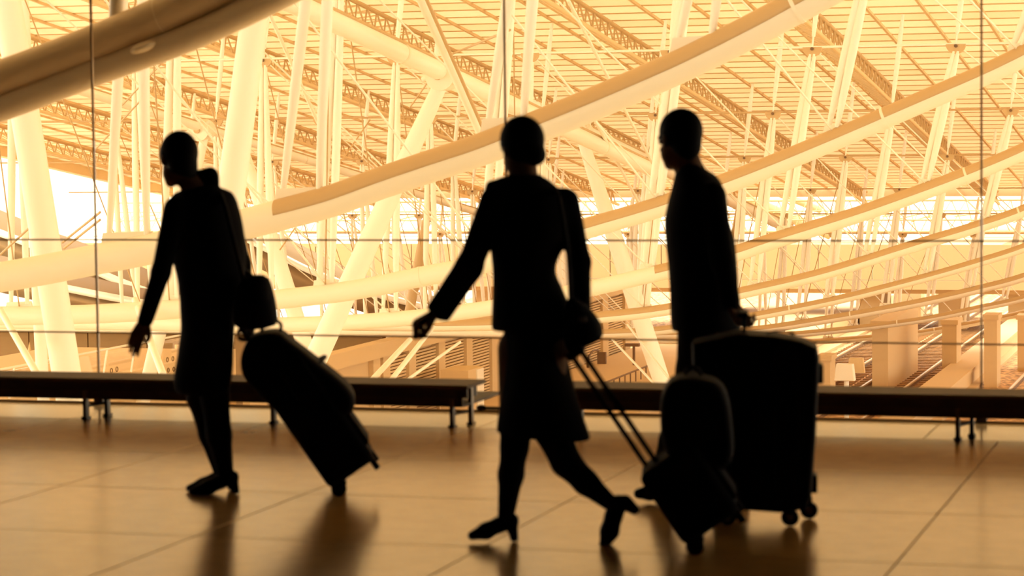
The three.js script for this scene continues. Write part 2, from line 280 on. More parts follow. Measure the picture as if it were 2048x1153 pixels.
const c4 = column([1160, 265], [1324, 765], -57, 0.21, 0.12, 'pale slanting column between the middle woman and the man', 1.5);
column([540, 470], [600, 660], -47, 0.17, 0.1, 'pale leaning column behind the first trolley bag', 1.5);
column([862, 390], [838, 520], -67, 0.14, 0.06, 'grey-brown slender column seen left of the middle woman', 0.5, GROUND, M.truss);
column([1482, 388], [1468, 478], -77, 0.14, 0.06, 'grey-brown slender column at the man\'s back', -0.2, GROUND, M.truss);
column([60, 260], [75, 560], -36, 0.10, 0.06, 'slim pale post behind the leftmost leaning column', 5.5);
function pipe(head, z0, z1, r, label) {
  const y = (z) => head.y + FALL * (z - head.z), o = thing('roof_pipe', label, 'pipe', V(head.x, y(z0), z0), 'long pipes under the roof');
  part(o, 'pipe', bar(V(head.x, y(z0), z0), V(head.x, y(z1), z1), r, r, 18), M.steelPale);
  part(o, 'top_flange', bar(V(head.x + r * 0.5, y(z0) + r * 0.95, z0), V(head.x + r * 0.5, y(z1) + r * 0.95, z1), r * 0.2, r * 0.2, 8), M.truss);
  for (let z = z0 - 4; z > z1; z -= 6) part(o, 'collar', bar(V(head.x, y(z), z), V(head.x, y(z - 0.06), z - 0.06), r * 1.07, r * 1.07, 18), M.steel);
  const hub = thing('roof_hub', `round steel hub on the ${label.replace('long pale ', '')}`, 'hub', head);
  part(hub, 'drum', bar(V(head.x + 0.02, head.y - 0.06, head.z - 0.2), V(head.x + 0.02, head.y - 0.06, head.z + 0.2), 0.24, 0.24, 24), M.steel);
  for (const [dx, dy] of [[0.26, 0.12], [-0.26, 0.1], [0.3, -0.2], [-0.3, -0.12]]) part(hub, 'clevis', bar(V(head.x, head.y, head.z + 0.1), V(head.x + dx, head.y + dy, head.z + 0.12), 0.06, 0.04, 10), M.steelPale);
  part(hub, 'pin', bar(V(head.x, head.y - 0.06, head.z + 0.19), V(head.x, head.y - 0.06, head.z + 0.25), 0.07, 0.07, 14), M.truss);
}
pipe(V(c3.top.x, c3.top.y + 0.15, -38), -26, -52, 0.15, 'long pale roof pipe passing above the middle woman');
pipe(V(c4.top.x, c4.top.y + 0.15, -57), -53, -84, 0.17, 'long pale roof pipe between the middle woman and the man');
{ const h = onZ(402, 255, -50); pipe(h, -40, -75, 0.10, 'long pale roof pipe above the left woman'); 
  column([412, 262], [352, 520], -50, 0.16, 0.08, 'leaning column hidden mostly behind the left woman', h.y - 0.1); }
// extra slanting stays that cross the upper middle
const stay = (a, za, b, zb, r, m, label) => tag(part(scene, numbered('stay_bar'), bar(onZ(...a, za), onZ(...b, zb), r, r, 8), m), label, 'stay', 'slanting stays in the upper middle');
stay([838, -10], -34, [960, 265], -37, 0.07, M.steelPale, 'broad slanting stay crossing the round hub in the upper middle');
stay([845, -20], -33.5, [968, 262], -36.5, 0.028, M.cable, 'thin brown slanting stay beside the broad stay at the hub');
stay([540, 30], -36, [660, 300], -42, 0.03, M.steelPale, 'thin pale stay crossing the twin struts in the upper left middle');
stay([740, 240], -44, [560, 500], -40, 0.012, M.cable, 'hair-thin brown wire running down left in the middle');
stay([1136, 0], -36, [1330, 375], -52, 0.03, M.steelPale, 'long pale stay running down to the man\'s face');
stay([1190, 240], -46, [1290, 430], -56, 0.035, M.steelPale, 'short pale stay right of the slanting column');
stay([880, 130], -37.8, [820, 215], -40, 0.014, M.cable, 'hair-thin brown wire left of the round hub');
stay([1020, 60], -30, [900, 110], -37, 0.016, M.cable, 'thin brown wire rising right of the round hub');
stay([270, 0], -30, [330, 60], -31, 0.012, M.cable, 'hair-thin brown wire in the upper left');
stay([190, 300], -33, [310, 170], -31, 0.012, M.cable, 'hair-thin brown wire crossing posts at upper left');
stay([320, 130], -30, [245, 210], -32, 0.012, M.cable, 'hair-thin brown wire right of the first seam');
stay([0, 510], -32, [60, 455], -31, 0.016, M.cable, 'thin brown stay at the far left edge');
stay([125, 485], -36, [200, 425], -34, 0.02, M.cable, 'upper of two thin brown stays left of the first seam');
stay([128, 497], -36, [200, 440], -34, 0.02, M.cable, 'lower of two thin brown stays left of the first seam');
stay([0, 620], -30, [75, 750], -26, 0.045, M.steelPale, 'pale stay running down to the bench at the far left');
stay([270, 600], -34, [326, 750], -30, 0.05, M.steelPale, 'pale stay running down beside the left woman\'s hand');
stay([820, 680], -44, [740, 765], -38, 0.05, M.steelPale, 'left pale stay fanning down below the middle woman\'s hand');
stay([866, 655], -44, [775, 770], -38, 0.045, M.steelPale, 'right pale stay fanning down below the middle woman\'s hand');
stay([920, 685], -50, [815, 760], -46, 0.03, M.steelPale, 'thin pale stay in front of the louvred wall');
stay([1225, 680], -58, [1310, 770], -54, 0.03, M.steelPale, 'left thin stay in front of the slanting column foot');
stay([1255, 650], -58, [1340, 760], -54, 0.03, M.steelPale, 'right thin stay in front of the slanting column foot');
// ---------------------------------------------------------------- tracks, platforms, piers, far overpass
{
  const rails = [[-15.4, 'outer rail of the left track'], [-13.95, 'inner rail of the left track'], [-12.78, 'left rail of the middle track'], [-11.35, 'right rail of the middle track'], [-7.95, 'left rail of the right track'], [-6.5, 'right rail of the right track']];
  for (const [x, l] of rails) {
    const o = thing('rail', `steel ${l} in the ballast`, 'rail', V(x, GROUND, -60), 'railway rails');
    part(o, 'head', box(x - 0.036, x + 0.036, GROUND + 0.12, GROUND + 0.165, -180, -60), M.rail);
    part(o, 'web', box(x - 0.05, x + 0.05, GROUND - 0.02, GROUND + 0.12, -180, -60), M.railSide);
  }
  const slp = new THREE.BoxGeometry(2.5, 0.12, 0.26);
  for (const xm of [-14.65, -12.06]) { const tr = thing('sleepers', xm < -13 ? 'half-buried sleepers of the left track' : 'half-buried sleepers of the middle track', 'sleepers', V(xm, GROUND, -95)); for (let z = -78; z > -115; z -= 0.62) part(tr, 'sleeper', slp.clone().translate(xm, GROUND - 0.03, z), M.ballastFine); }
  const wall = thing('track_wall', 'low pale concrete kerb wall between the tracks', 'wall', V(-9.8, GROUND, -90));
  part(wall, 'cap', box(-10.3, -9.35, GROUND + 0.52, GROUND + 0.62, -190, -55), M.concrete); part(wall, 'face', box(-10.25, -9.4, GROUND, GROUND + 0.52, -190, -55), M.concrete);
  part(wall, 'footing', box(-9.4, -9.1, GROUND, GROUND + 0.1, -190, -55), M.concrete);
  const plat = thing('platform', 'broad pale platform left of the tracks', 'platform', V(-20, GROUND, -90));
  part(plat, 'deck', box(-22.3, -17.4, GROUND, GROUND + 0.72, -200, -50), M.concrete);
  part(plat, 'edge_stone', box(-17.4, -16.9, GROUND, GROUND + 0.76, -200, -50), M.concrete);
  const trough = thing('trackside_duct', 'dark lineside duct between platform and left track', 'duct', V(-16.4, GROUND, -90));
  part(trough, 'cover', box(-16.85, -16.2, GROUND, GROUND + 0.1, -200, -50), M.concrete);
  const pier = (x0, x1, yTop, z, depth, label) => {
    const o = thing('pier', label, 'pier', V((x0 + x1) / 2, GROUND, z), 'concrete piers by the tracks');
    part(o, 'shaft', box(x0, x1, GROUND, yTop, z - depth, z), M.concrete);
    part(o, 'capital', box(x0 - 0.05, x1 + 0.05, yTop, yTop + 0.16, z - depth, z + 0.04), M.concrete);
    return o;
  };
  const span = (pa, pb, z) => [onZ(pa, 700, z).x, onZ(pb, 700, z).x];
  { const [a, b] = span(1744, 1776, -82); pier(a, b, onZ(1760, 652, -82).y, -82, 7.4, 'widest tan concrete pier, its long flank facing the tracks'); }
  { const [a, b] = span(1884, 1913, -86); pier(a, b, onZ(1900, 650, -86).y, -86, 1.4, 'slim tan pier between the tracks'); }
  { const [a, b] = span(1968, 1994, -84); pier(a, b, onZ(1980, 640, -84).y, -84, 1.2, 'pale slim pier on the kerb wall at right'); }
  { const [a, b] = span(2035, 2056, -90); pier(a, b, onZ(2040, 640, -90).y, -90, 1.2, 'pale pier cut by the right edge of the picture'); }
  { const [a, b] = span(1636, 1660, -76); pier(a, b, onZ(1640, 722, -76).y, -76, 1.0, 'pale stub pier just right of the large suitcase'); }
  for (const [px, top, z, l] of [[1815, 590, -112, 'far brown pier left of the tracks'], [1905, 600, -108, 'far pale pier above the slim tan pier']]) { const p = onZ(px, 660, z); pier(p.x - 0.6, p.x + 0.6, -5.0, z, 1.2, l); }
  // lineside cabinet on a post
  { const p = onZ(1690, 745, -70), o = thing('signal_box', 'pale flared box on a short post beside the tracks', 'box', V(p.x, GROUND, -70)), w = 0.27;
    const s = new THREE.Shape([new THREE.Vector2(-w, -0.22), new THREE.Vector2(w * 1.0, -0.22), new THREE.Vector2(w * 0.8, 0.22), new THREE.Vector2(-w * 0.8, 0.22)]);
    part(o, 'cabinet', new THREE.ExtrudeGeometry(s, { depth: 0.3, bevelEnabled: true, bevelSize: 0.015, bevelThickness: 0.015, bevelSegments: 1 }).translate(p.x, p.y, -70.15), M.steel);
    part(o, 'hood', new THREE.ExtrudeGeometry(s, { depth: 0.22, bevelEnabled: false }).scale(0.9, 0.95, 1).translate(p.x + 0.2, p.y + 0.12, -70.9), M.concrete);
    part(o, 'post', bar(V(p.x + 0.04, GROUND, -70), V(p.x + 0.04, p.y - 0.2, -70), 0.07), M.steelPale); }
  // overpass closing the far end
  const o = thing('overpass', 'tan concrete overpass with panelled parapet across the far end', 'bridge', V(-20, -5.4, -106));
  for (let x = -62; x < 2; x += 2.3) part(o, 'parapet_panel', box(x + 0.02, x + 2.28, -4.85, -3.36, -106.2, -106), M.parapet ??= mat(0.50, 0.33, 0.15, 0.9));
  part(o, 'deck', box(-64, 6, -5.25, -4.87, -110.5, -105.8), M.parapet);
  part(o, 'soffit', box(-64, 6, -5.45, -5.25, -110, -106.2), M.parapet);
  for (const x of [-46, -33.5, -23.5, -16.2, -9.9, -2]) part(o, 'support', box(x - 0.5, x + 0.5, GROUND, -5.45, -109.5, -107), M.parapet);
  for (const dy of [0.32, 0.62]) part(o, 'guard_rail', bar(V(-62, -3.36 + dy, -106.1), V(4, -3.36 + dy, -106.1), 0.018, 0.018, 6), M.rib);
  // lattice hanging below the far eaves
  const lat = thing('eaves_lattice', 'bright tangle of thin lattice bars under the far roof edge', 'lattice', V(-20, -1, ROOF_END - 2));
  const ls = [], zz = ROOF_END - 2;
  for (const [y, r] of [[-1.15, 0.05], [-1.55, 0.03], [-1.9, 0.035], [-2.35, 0.05]]) part(lat, 'chord', bar(V(-46, y, zz), V(4, y, zz), r, r, 6), M.trussPale);
  for (let x = -46; x < 3; x += 0.55) { const d = (rnd() - 0.5) * 0.3; ls.push(bar(V(x, -1.15, zz), V(x + 0.45 + d, -2.35, zz - 0.6 * rnd()), 0.02, 0.02, 5), bar(V(x + 0.5, -1.15, zz - 0.5), V(x - d, -2.35, zz), 0.018, 0.018, 5), bar(V(x, -1.9 + d, zz - 1), V(x + 0.9, -1.7, zz - 1.2), 0.03, 0.03, 5)); }
  tag(part(lat, 'lattice_bars', ls, M.trussPale), null, null, null, 'stuff');
  for (const [a, b, r, l] of [[[1490, 395], [1660, 470], 0.20, 'lower'], [[1540, 380], [1640, 420], 0.14, 'upper']]) tag(part(scene, numbered('far_pipe'), bar(onZ(...a, -97), onZ(...b, -99), r, r, 12), M.rib), `${l} of two brown pipes sloping down behind the far lattice`, 'pipe');
}
// louvred wall left of the tracks
{
  const X = -22.5, zAt = (px) => onX(px, 720, X).z, yB = GROUND, yT = onX(900, 676, X).y;
  const o = thing('louvred_wall', 'tan wall of slatted louvre panels between pale pilasters', 'wall', V(X, GROUND, -75));
  const pil = [[738, 752], [758, 772], [810, 824], [870, 883], [926, 938], [977, 991], [1036, 1049], [1095, 1108], [1150, 1162], [1200, 1211], [1245, 1255]];
  for (const [a, b] of pil) part(o, 'pilaster', box(X - 0.1, X + 0.12, yB, yT, zAt(a), zAt(b)), M.concrete);
  for (let i = 1; i + 1 < pil.length; i++) {
    const z0 = zAt(pil[i][1]), z1 = zAt(pil[i + 1][0]), s = [];
    for (let y = yB; y < yT - 0.1; y += 0.088) s.push(box(X - 0.05, X + 0.03, y, y + 0.055, z0, z1));
    part(o, 'louvre_panel', s, M.concrete); part(o, 'louvre_back', box(X - 0.16, X - 0.1, yB, yT, z0, z1), M.concrete);
  }
  part(o, 'head_beam', box(X - 0.2, X + 0.2, yT, yT + 0.4, zAt(640), zAt(1255)), M.concrete);
  part(o, 'plain_bay', box(X - 0.2, X - 0.02, yB, yT, zAt(500), zAt(758)), M.concrete);
}
// left: lower storey with its shade painted dark, posts, walkway with glass balustrade, ramps
{
  const zb = -66, y0 = GROUND, yT = onZ(200, 664, zb).y;
  const o = thing('lower_storey', 'storey front at the lower left, its shade painted in brown', 'wall', V(-28, GROUND, zb));
  for (let px = -60; px < 760; px += 118) part(o, 'wall_panel', box(onZ(px, 700, zb).x + 0.02, onZ(px + 117, 700, zb).x, y0, yT, zb - 0.3, zb), M.wallTan);  // panel colour carries the shade on this front
  part(o, 'top_beam', box(onZ(-80, 700, zb).x, onZ(790, 700, zb).x, yT, yT + 0.35, zb - 0.6, zb + 0.3), M.steel);
  for (const [px, w, l] of [[112, 15, 'pale post left of the leaning column, lower left'], [356, 14, 'pale post beside the left woman\'s hip'], [588, 13, 'pale post behind the first trolley']]) {
    const a = onZ(px, 700, -60), t = thing('storey_post', l, 'post', V(a.x, GROUND, -60), 'posts of the lower storey'); part(t, 'shaft', bar(V(a.x, GROUND, -60), V(a.x, yT + 0.2, -60), w * 60 / 10000), M.concrete); part(t, 'base', box(a.x - 0.2, a.x + 0.2, GROUND, GROUND + 0.2, -60.2, -59.8), M.concrete); }
  const bol = onZ(60, 730, -58), bt = thing('bollard', 'pale pointed bollard at the lower left', 'bollard', V(bol.x, GROUND, -58)); part(bt, 'body', bar(V(bol.x, GROUND, -58), V(bol.x, onZ(60, 712, -58).y, -58), 0.075), M.concrete); part(bt, 'cone', bar(V(bol.x, onZ(60, 712, -58).y, -58), V(bol.x, onZ(60, 685, -58).y, -58), 0.075, 0.005), M.concrete);
  // walkway along the tracks with glass balustrade
  const X = -24.2, rail = (px) => onX(px, 740 - 0.1915 * px, X), w = thing('walkway', 'pale concrete walkway edge with round bolt marks, lower left', 'walkway', V(X, -5, -48));
  const a = rail(-40), b = rail(470), H = 0.62;
  part(w, 'edge_wall', box(X - 0.25, X, GROUND, a.y - H, b.z, a.z), M.concrete);
  part(w, 'deck', box(X - 5, X - 0.25, a.y - H - 0.4, a.y - H - 0.02, b.z, a.z), M.concrete);
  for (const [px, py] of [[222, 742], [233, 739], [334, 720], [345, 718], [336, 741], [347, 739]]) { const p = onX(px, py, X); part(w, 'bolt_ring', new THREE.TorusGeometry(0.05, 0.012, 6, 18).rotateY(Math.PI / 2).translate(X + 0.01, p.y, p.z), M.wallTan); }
  const bal = thing('balustrade', 'slanting-post glass balustrade on the walkway, lower left', 'balustrade', V(X, a.y - H, -48));
  part(bal, 'top_rail', bar(a, b, 0.025), M.steelPale);
  const n = 9; for (let i = 0; i <= n; i++) { const p = a.clone().lerp(b, i / n); part(bal, 'post', bar(V(X, p.y - H, p.z + 0.25), p, 0.022), M.steelPale); if (i < n) { const q = a.clone().lerp(b, (i + 1) / n); part(bal, 'glass_pane', box(X - 0.006, X + 0.006, p.y - H + 0.06, p.y - 0.06, p.z - 0.04, q.z + 0.04), M.glass); } }
  // curving road ramps behind
  const ramp = (list, z, h, label) => { const c = new THREE.CatmullRomCurve3(list.map(([x, y, dz = 0]) => onZ(x, y, z + dz))), r = thing('road_ramp', label, 'road', onZ(...list[0], z), 'curving road ramps behind the columns');
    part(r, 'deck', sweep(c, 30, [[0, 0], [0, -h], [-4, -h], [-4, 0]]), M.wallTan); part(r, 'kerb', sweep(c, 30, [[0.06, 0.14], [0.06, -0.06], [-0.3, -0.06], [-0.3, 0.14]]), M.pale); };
  ramp([[-120, 420], [0, 470], [120, 515], [260, 575], [420, 625]], -84, 0.75, 'upper brown road ramp dropping right at the far left');
  ramp([[-120, 520], [40, 560], [170, 588], [300, 612], [430, 632]], -78, 0.6, 'lower brown road ramp dropping right at the far left');
  ramp([[470, 470], [540, 505], [620, 545], [730, 585], [860, 620]], -94, 0.8, 'brown road ramp dropping right behind the middle struts');
}
// platform railing and fittings seen below the slanting column
{
  const X = -19.2, Y = GROUND + 0.72, o = thing('platform_railing', 'low dark railing along the platform below the slanting column', 'railing', V(X, Y, -82));
  const p = (px, py) => onX(px, py, X), a = p(1205, 768), b = p(1302, 724); b.y = a.y;
  part(o, 'hand_rail', bar(a, b, 0.03), M.railSide);
  for (let i = 0; i <= 9; i++) { const q = a.clone().lerp(b, i / 9); part(o, 'post', bar(V(X, Y, q.z), q, 0.022), M.railSide); }
  const l = onX(1268, 740, -20.6), lp = thing('platform_lamp', 'dark lamp post with a drooping head on the platform', 'lamp', V(-20.6, Y, l.z)); part(lp, 'pole', bar(V(-20.6, Y, l.z), V(-20.6, onX(1266, 692, -20.6).y, l.z), 0.045), M.railSide); part(lp, 'head', box(-20.9, -20.4, onX(1266, 694, -20.6).y, onX(1266, 688, -20.6).y, l.z - 0.1, l.z + 0.1), M.railSide);
  const s = onX(1198, 712, -21.9), sp = thing('platform_sign_post', 'curved pole with a small hanging sign beside the second trolley handle', 'sign', V(-21.9, Y, s.z)); 
  const tp = onX(1176, 716, -21.9), hd = onX(1198, 702, -21.9); part(sp, 'pole', bar(V(-21.9, Y, tp.z), tp, 0.05), M.railSide); part(sp, 'arm', new THREE.TubeGeometry(new THREE.CatmullRomCurve3([tp, tp.clone().lerp(hd, 0.5).add(V(0, 0.12, 0)), hd]), 12, 0.035, 8), M.railSide); part(sp, 'panel', box(-21.95, -21.65, hd.y - 0.45, hd.y - 0.05, hd.z - 0.06, hd.z + 0.06), M.railSide);
  const k = onX(920, 757, -21.3), kb = thing('equipment_cabinet', 'pale cabinets standing before the louvred wall', 'cabinet', V(-21.3, GROUND + 0.72, k.z)); part(kb, 'body', box(-21.7, -20.9, GROUND + 0.72, onX(900, 744, -21.3).y, k.z - 0.9, k.z + 0.5), M.concrete); part(kb, 'door', box(-20.9, -20.86, GROUND + 0.8, onX(900, 747, -21.3).y, k.z - 0.8, k.z - 0.2), M.steel);
}
// ---------------------------------------------------------------- people and luggage
const soft = { specularIntensity: 0.1 }, cloth = mat(0.006, 0.005, 0.0045, 0.9, soft), clothB = mat(0.007, 0.0055, 0.0045, 0.9, soft), skin = mat(0.17, 0.085, 0.045, 0.7, soft), hairM = mat(0.005, 0.004, 0.003, 0.7, soft), stocking = mat(0.009, 0.006, 0.0045, 0.8, soft), shoeM = mat(0.005, 0.004, 0.0035, 0.6, soft), leather = mat(0.006, 0.005, 0.0045, 0.7, soft), nylon = mat(0.006, 0.005, 0.0045, 0.85, soft), plastic = mat(0.006, 0.005, 0.004, 0.6, soft), chrome = mat(0.10, 0.07, 0.05, 0.35, { metalness: 0.9 });
// a frame standing on the floor whose x runs across the line of sight and whose z points at the camera
function frame(px, py) {
  const o = onY(px, py, 0), turn = Math.atan2(-o.x, -o.z), inv = new THREE.Matrix4().makeRotationY(-turn), eye = camera.position.clone().sub(o).applyMatrix4(inv);
  const at = (x, y, dz = 0) => { const d = sight(x, y).applyMatrix4(inv); return d.multiplyScalar((dz - eye.z) / d.z).add(eye); };
  return { o, turn, at };
}
function standing(name, label, category, F, group) { const g = thing(name, label, category, F.o, group); g.rotation.y = F.turn; g.userData.turned = true; return g; }
// distance fields
const clamp = (x, a, b) => Math.max(a, Math.min(b, x));
const cone = (a, b, ra, rb) => { const d = b.clone().sub(a), l2 = Math.max(1e-9, d.lengthSq()); return (x, y, z) => { const t = clamp(((x - a.x) * d.x + (y - a.y) * d.y + (z - a.z) * d.z) / l2, 0, 1); return Math.hypot(x - a.x - d.x * t, y - a.y - d.y * t, z - a.z - d.z * t) - (ra + (rb - ra) * t); }; };
const egg = (c, rx, ry, rz) => (x, y, z) => { const X = (x - c.x), Y = (y - c.y), Z = (z - c.z), k0 = Math.hypot(X / rx, Y / ry, Z / rz), k1 = Math.hypot(X / (rx * rx), Y / (ry * ry), Z / (rz * rz)); return k1 < 1e-9 ? -Math.min(rx, ry, rz) : k0 * (k0 - 1) / k1; };
const blend = (k, ...fs) => (x, y, z) => { let d = fs[0](x, y, z); for (let i = 1; i < fs.length; i++) { const e = fs[i](x, y, z), h = clamp(0.5 + 0.5 * (e - d) / k, 0, 1); d = e + (d - e) * h - k * h * (1 - h); } return d; };
const cut = (f, ...planes) => (x, y, z) => { let d = f(x, y, z); for (const [n, p] of planes) d = Math.max(d, n.x * (x - p.x) + n.y * (y - p.y) + n.z * (z - p.z)); return d; };
const chain = (k, pts) => blend(k, ...pts.slice(1).map((p, i) => cone(pts[i][0], p[0], pts[i][1], p[1])));
const turned = (f, c, q) => { const m = new THREE.Matrix4().compose(c, q, V(1, 1, 1)).invert().elements; return (x, y, z) => f(m[0] * x + m[4] * y + m[8] * z + m[12], m[1] * x + m[5] * y + m[9] * z + m[13], m[2] * x + m[6] * y + m[10] * z + m[14]); };
// a trunk given by level sections [centre x, y, centre z, half width, half depth]
const stack = (S) => { S = [...S].sort((a, b) => a[1] - b[1]); return (x, y, z) => {
  let i = 0; while (i < S.length - 2 && y > S[i + 1][1]) i++; let t = clamp((y - S[i][1]) / (S[i + 1][1] - S[i][1]), 0, 1); 
  const p = (j) => { const a = S[Math.max(0, i - 1)][j], b = S[i][j], c = S[i + 1][j], d = S[Math.min(S.length - 1, i + 2)][j]; return b + 0.5 * t * (c - a + t * (2 * a - 5 * b + 4 * c - d + t * (3 * (b - c) + d - a))); };
  const rx = p(3), rz = p(4), X = x - p(0), Z = z - p(2), k0 = Math.hypot(X / rx, Z / rz), k1 = Math.hypot(X / (rx * rx), Z / (rz * rz));
  return Math.max(k1 < 1e-9 ? -Math.min(rx, rz) : k0 * (k0 - 1) / k1, y - S[S.length - 1][1], S[0][1] - y); }; };
function skinOf(f, lo, hi, c) {                                    // surface nets over the field
  const nx = Math.ceil((hi.x - lo.x) / c) + 2, ny = Math.ceil((hi.y - lo.y) / c) + 2, nz = Math.ceil((hi.z - lo.z) / c) + 2, val = new Float32Array(nx * ny * nz), id = new Int32Array(nx * ny * nz).fill(-1), pos = [], idx = [];
  const at = (i, j, k) => i + nx * (j + ny * k);
  for (let k = 0; k < nz; k++) for (let j = 0; j < ny; j++) for (let i = 0; i < nx; i++) val[at(i, j, k)] = (i === 0 || j === 0 || k === 0 || i === nx - 1 || j === ny - 1 || k === nz - 1) ? 1 : f(lo.x + (i - 1) * c + c / 2, lo.y + (j - 1) * c + c / 2, lo.z + (k - 1) * c + c / 2);
  const E = []; for (let a = 0; a < 8; a++) for (const b of [1, 2, 4]) if (!(a & b)) E.push([a, a | b]);
  for (let k = 0; k < nz - 1; k++) for (let j = 0; j < ny - 1; j++) for (let i = 0; i < nx - 1; i++) {
    const v = []; let neg = 0; for (let a = 0; a < 8; a++) { v[a] = val[at(i + (a & 1), j + (a >> 1 & 1), k + (a >> 2))]; if (v[a] < 0) neg++; }
    if (!neg || neg === 8) continue; let x = 0, y = 0, z = 0, n = 0;
    for (const [a, b] of E) if ((v[a] < 0) !== (v[b] < 0)) { const t = v[a] / (v[a] - v[b]); x += (a & 1) + t * ((b & 1) - (a & 1)); y += (a >> 1 & 1) + t * ((b >> 1 & 1) - (a >> 1 & 1)); z += (a >> 2) + t * ((b >> 2) - (a >> 2)); n++; }
    id[at(i, j, k)] = pos.length / 3; pos.push(lo.x + (i - 1 + x / n) * c + c / 2, lo.y + (j - 1 + y / n) * c + c / 2, lo.z + (k - 1 + z / n) * c + c / 2);
  }
  const quad = (a, b, d, e, flip) => { if (a < 0 || b < 0 || d < 0 || e < 0) return; flip ? idx.push(a, d, b, b, d, e) : idx.push(a, b, d, b, e, d); };
  for (let k = 1; k < nz - 1; k++) for (let j = 1; j < ny - 1; j++) for (let i = 1; i < nx - 1; i++) {
    const s = val[at(i, j, k)] < 0;
    if (s !== (val[at(i + 1, j, k)] < 0)) quad(id[at(i, j - 1, k - 1)], id[at(i, j, k - 1)], id[at(i, j - 1, k)], id[at(i, j, k)], !s);
    if (s !== (val[at(i, j + 1, k)] < 0)) quad(id[at(i - 1, j, k - 1)], id[at(i, j, k - 1)], id[at(i - 1, j, k)], id[at(i, j, k)], s);
    if (s !== (val[at(i, j, k + 1)] < 0)) quad(id[at(i - 1, j - 1, k)], id[at(i, j - 1, k)], id[at(i - 1, j, k)], id[at(i, j, k)], !s);
  }
  const g = new THREE.BufferGeometry(); g.setAttribute('position', new THREE.Float32BufferAttribute(pos, 3)); g.setIndex(idx); g.computeVertexNormals(); return g;
}
const around = (pts, m) => { const b = new THREE.Box3().setFromPoints(pts); b.min.addScalar(-m); b.max.addScalar(m); return [b.min, b.max]; };
function headField(c, q, s = 1, woman = true) {                    // face towards +z before turning
  const u = (x, y, z) => V(x * s, y * s, z * s), e = (p, a, b, d) => egg(p, a * s, b * s, d * s), r = (a, b, x, y) => cone(a, b, x * s, y * s);
  let f = blend(0.02 * s, e(u(0, 0.03, -0.012), 0.074, 0.088, 0.094), e(u(0, -0.05, 0.026), woman ? 0.052 : 0.057, 0.062, 0.06), r(u(0, -0.095, 0.062), u(0, -0.098, 0.058), 0.019, 0.019));
  f = blend(0.008 * s, f, r(u(0, 0.006, 0.084), u(0, -0.03, 0.103), 0.009, 0.014), r(u(-0.012, -0.036, 0.09), u(0.012, -0.036, 0.09), 0.009, 0.009), r(u(-0.035, 0.018, 0.076), u(0.035, 0.018, 0.076), 0.012, 0.012), e(u(0, -0.06, 0.082), 0.024, 0.006, 0.012), e(u(0, -0.07, 0.08), 0.02, 0.007, 0.012));
  f = blend(0.004 * s, f, ...[-1, 1].flatMap((k) => [e(u(k * 0.075, -0.005, -0.006), 0.011, 0.031, 0.019), e(u(k * 0.031, -0.001, 0.073), 0.015, 0.010, 0.012)]));
  return turned(f, c, q);
}
// palm and five fingers; d: along the fingers, n: out of the palm, side: towards the thumb
function handField(w, d, n, curl, s = 1, thumbIn = 0.4) {
  d = d.clone().normalize(); n = n.clone().addScaledVector(d, -n.dot(d)).normalize(); const side = new THREE.Vector3().crossVectors(d, n).normalize(), P = (a, b, c) => w.clone().addScaledVector(d, a * s).addScaledVector(side, b * s).addScaledVector(n, c * s);
  const palm = blend(0.012 * s, ...[0.028, 0.010, -0.010, -0.027].map((b, i) => cone(P(0.005, b * 0.55, 0), P([0.084, 0.088, 0.084, 0.076][i], b, 0), 0.014 * s, 0.0115 * s)));
  const fs = [palm];
  [[0.028, 0.084, [0.040, 0.025, 0.020], 0.0088], [0.010, 0.088, [0.045, 0.028, 0.021], 0.009], [-0.010, 0.084, [0.041, 0.026, 0.020], 0.0086], [-0.027, 0.076, [0.032, 0.020, 0.018], 0.0078]].forEach(([b, a, L, r]) => {
    let p = P(a, b, 0), ang = 0; const dd = () => d.clone().multiplyScalar(Math.cos(ang)).addScaledVector(n, Math.sin(ang)).addScaledVector(side, b * 1.2);
    const c = [[p, r * s * 1.1]]; for (const [i, l] of L.entries()) { ang += curl * [0.7, 1, 0.6][i]; p = p.clone().addScaledVector(dd(), l * s); c.push([p, r * s * (1 - 0.1 * i)]); } fs.push(chain(0.003, c));
  });
  const t0 = P(0.02, 0.026, 0.004), t1 = P(0.048, 0.046, 0.012 + 0.02 * thumbIn), t2 = P(0.074, 0.048 - 0.02 * thumbIn, 0.018 + 0.045 * thumbIn), t3 = P(0.09, 0.044 - 0.04 * thumbIn, 0.02 + 0.055 * thumbIn);
  fs.push(chain(0.004, [[t0, 0.015 * s], [t1, 0.0125 * s], [t2, 0.0105 * s], [t3, 0.0085 * s]]));
  return { f: blend(0.005 * s, ...fs), box: around([w, P(0.19, 0.06, 0), P(0, -0.05, 0), P(0.1, 0, 0.12), P(0.1, 0, -0.03)], 0.03) };
}
const shoeField = (F, toe, ball, arch, heelTop, heelTip, dz, s = 1, floor = true) => { const a = (p) => F.at(p[0], p[1], dz); let f = blend(0.012, cone(a(toe), a(ball), 0.020 * s, 0.034 * s), cone(a(ball), a(arch), 0.034 * s, 0.032 * s), cone(a(arch), a(heelTop), 0.032 * s, 0.032 * s)); f = blend(0.008, f, cone(a(heelTop), a(heelTip), 0.027 * s, 0.016 * s)); return floor ? cut(f, [V(0, -1, 0), V(0, 0.002, 0)]) : f; };
const merged = (...gs) => mergeGeometries(gs.map((g) => { const q = g.toNonIndexed(); q.deleteAttribute('uv'); return q; }));
const sections = (F, rows) => rows.map(([y, l, r, depth, dz = 0]) => { const a = F.at(l, y, dz), b = F.at(r, y, dz); return [(a.x + b.x) / 2, (a.y + b.y) / 2, dz, (b.x - a.x) / 2, depth]; });
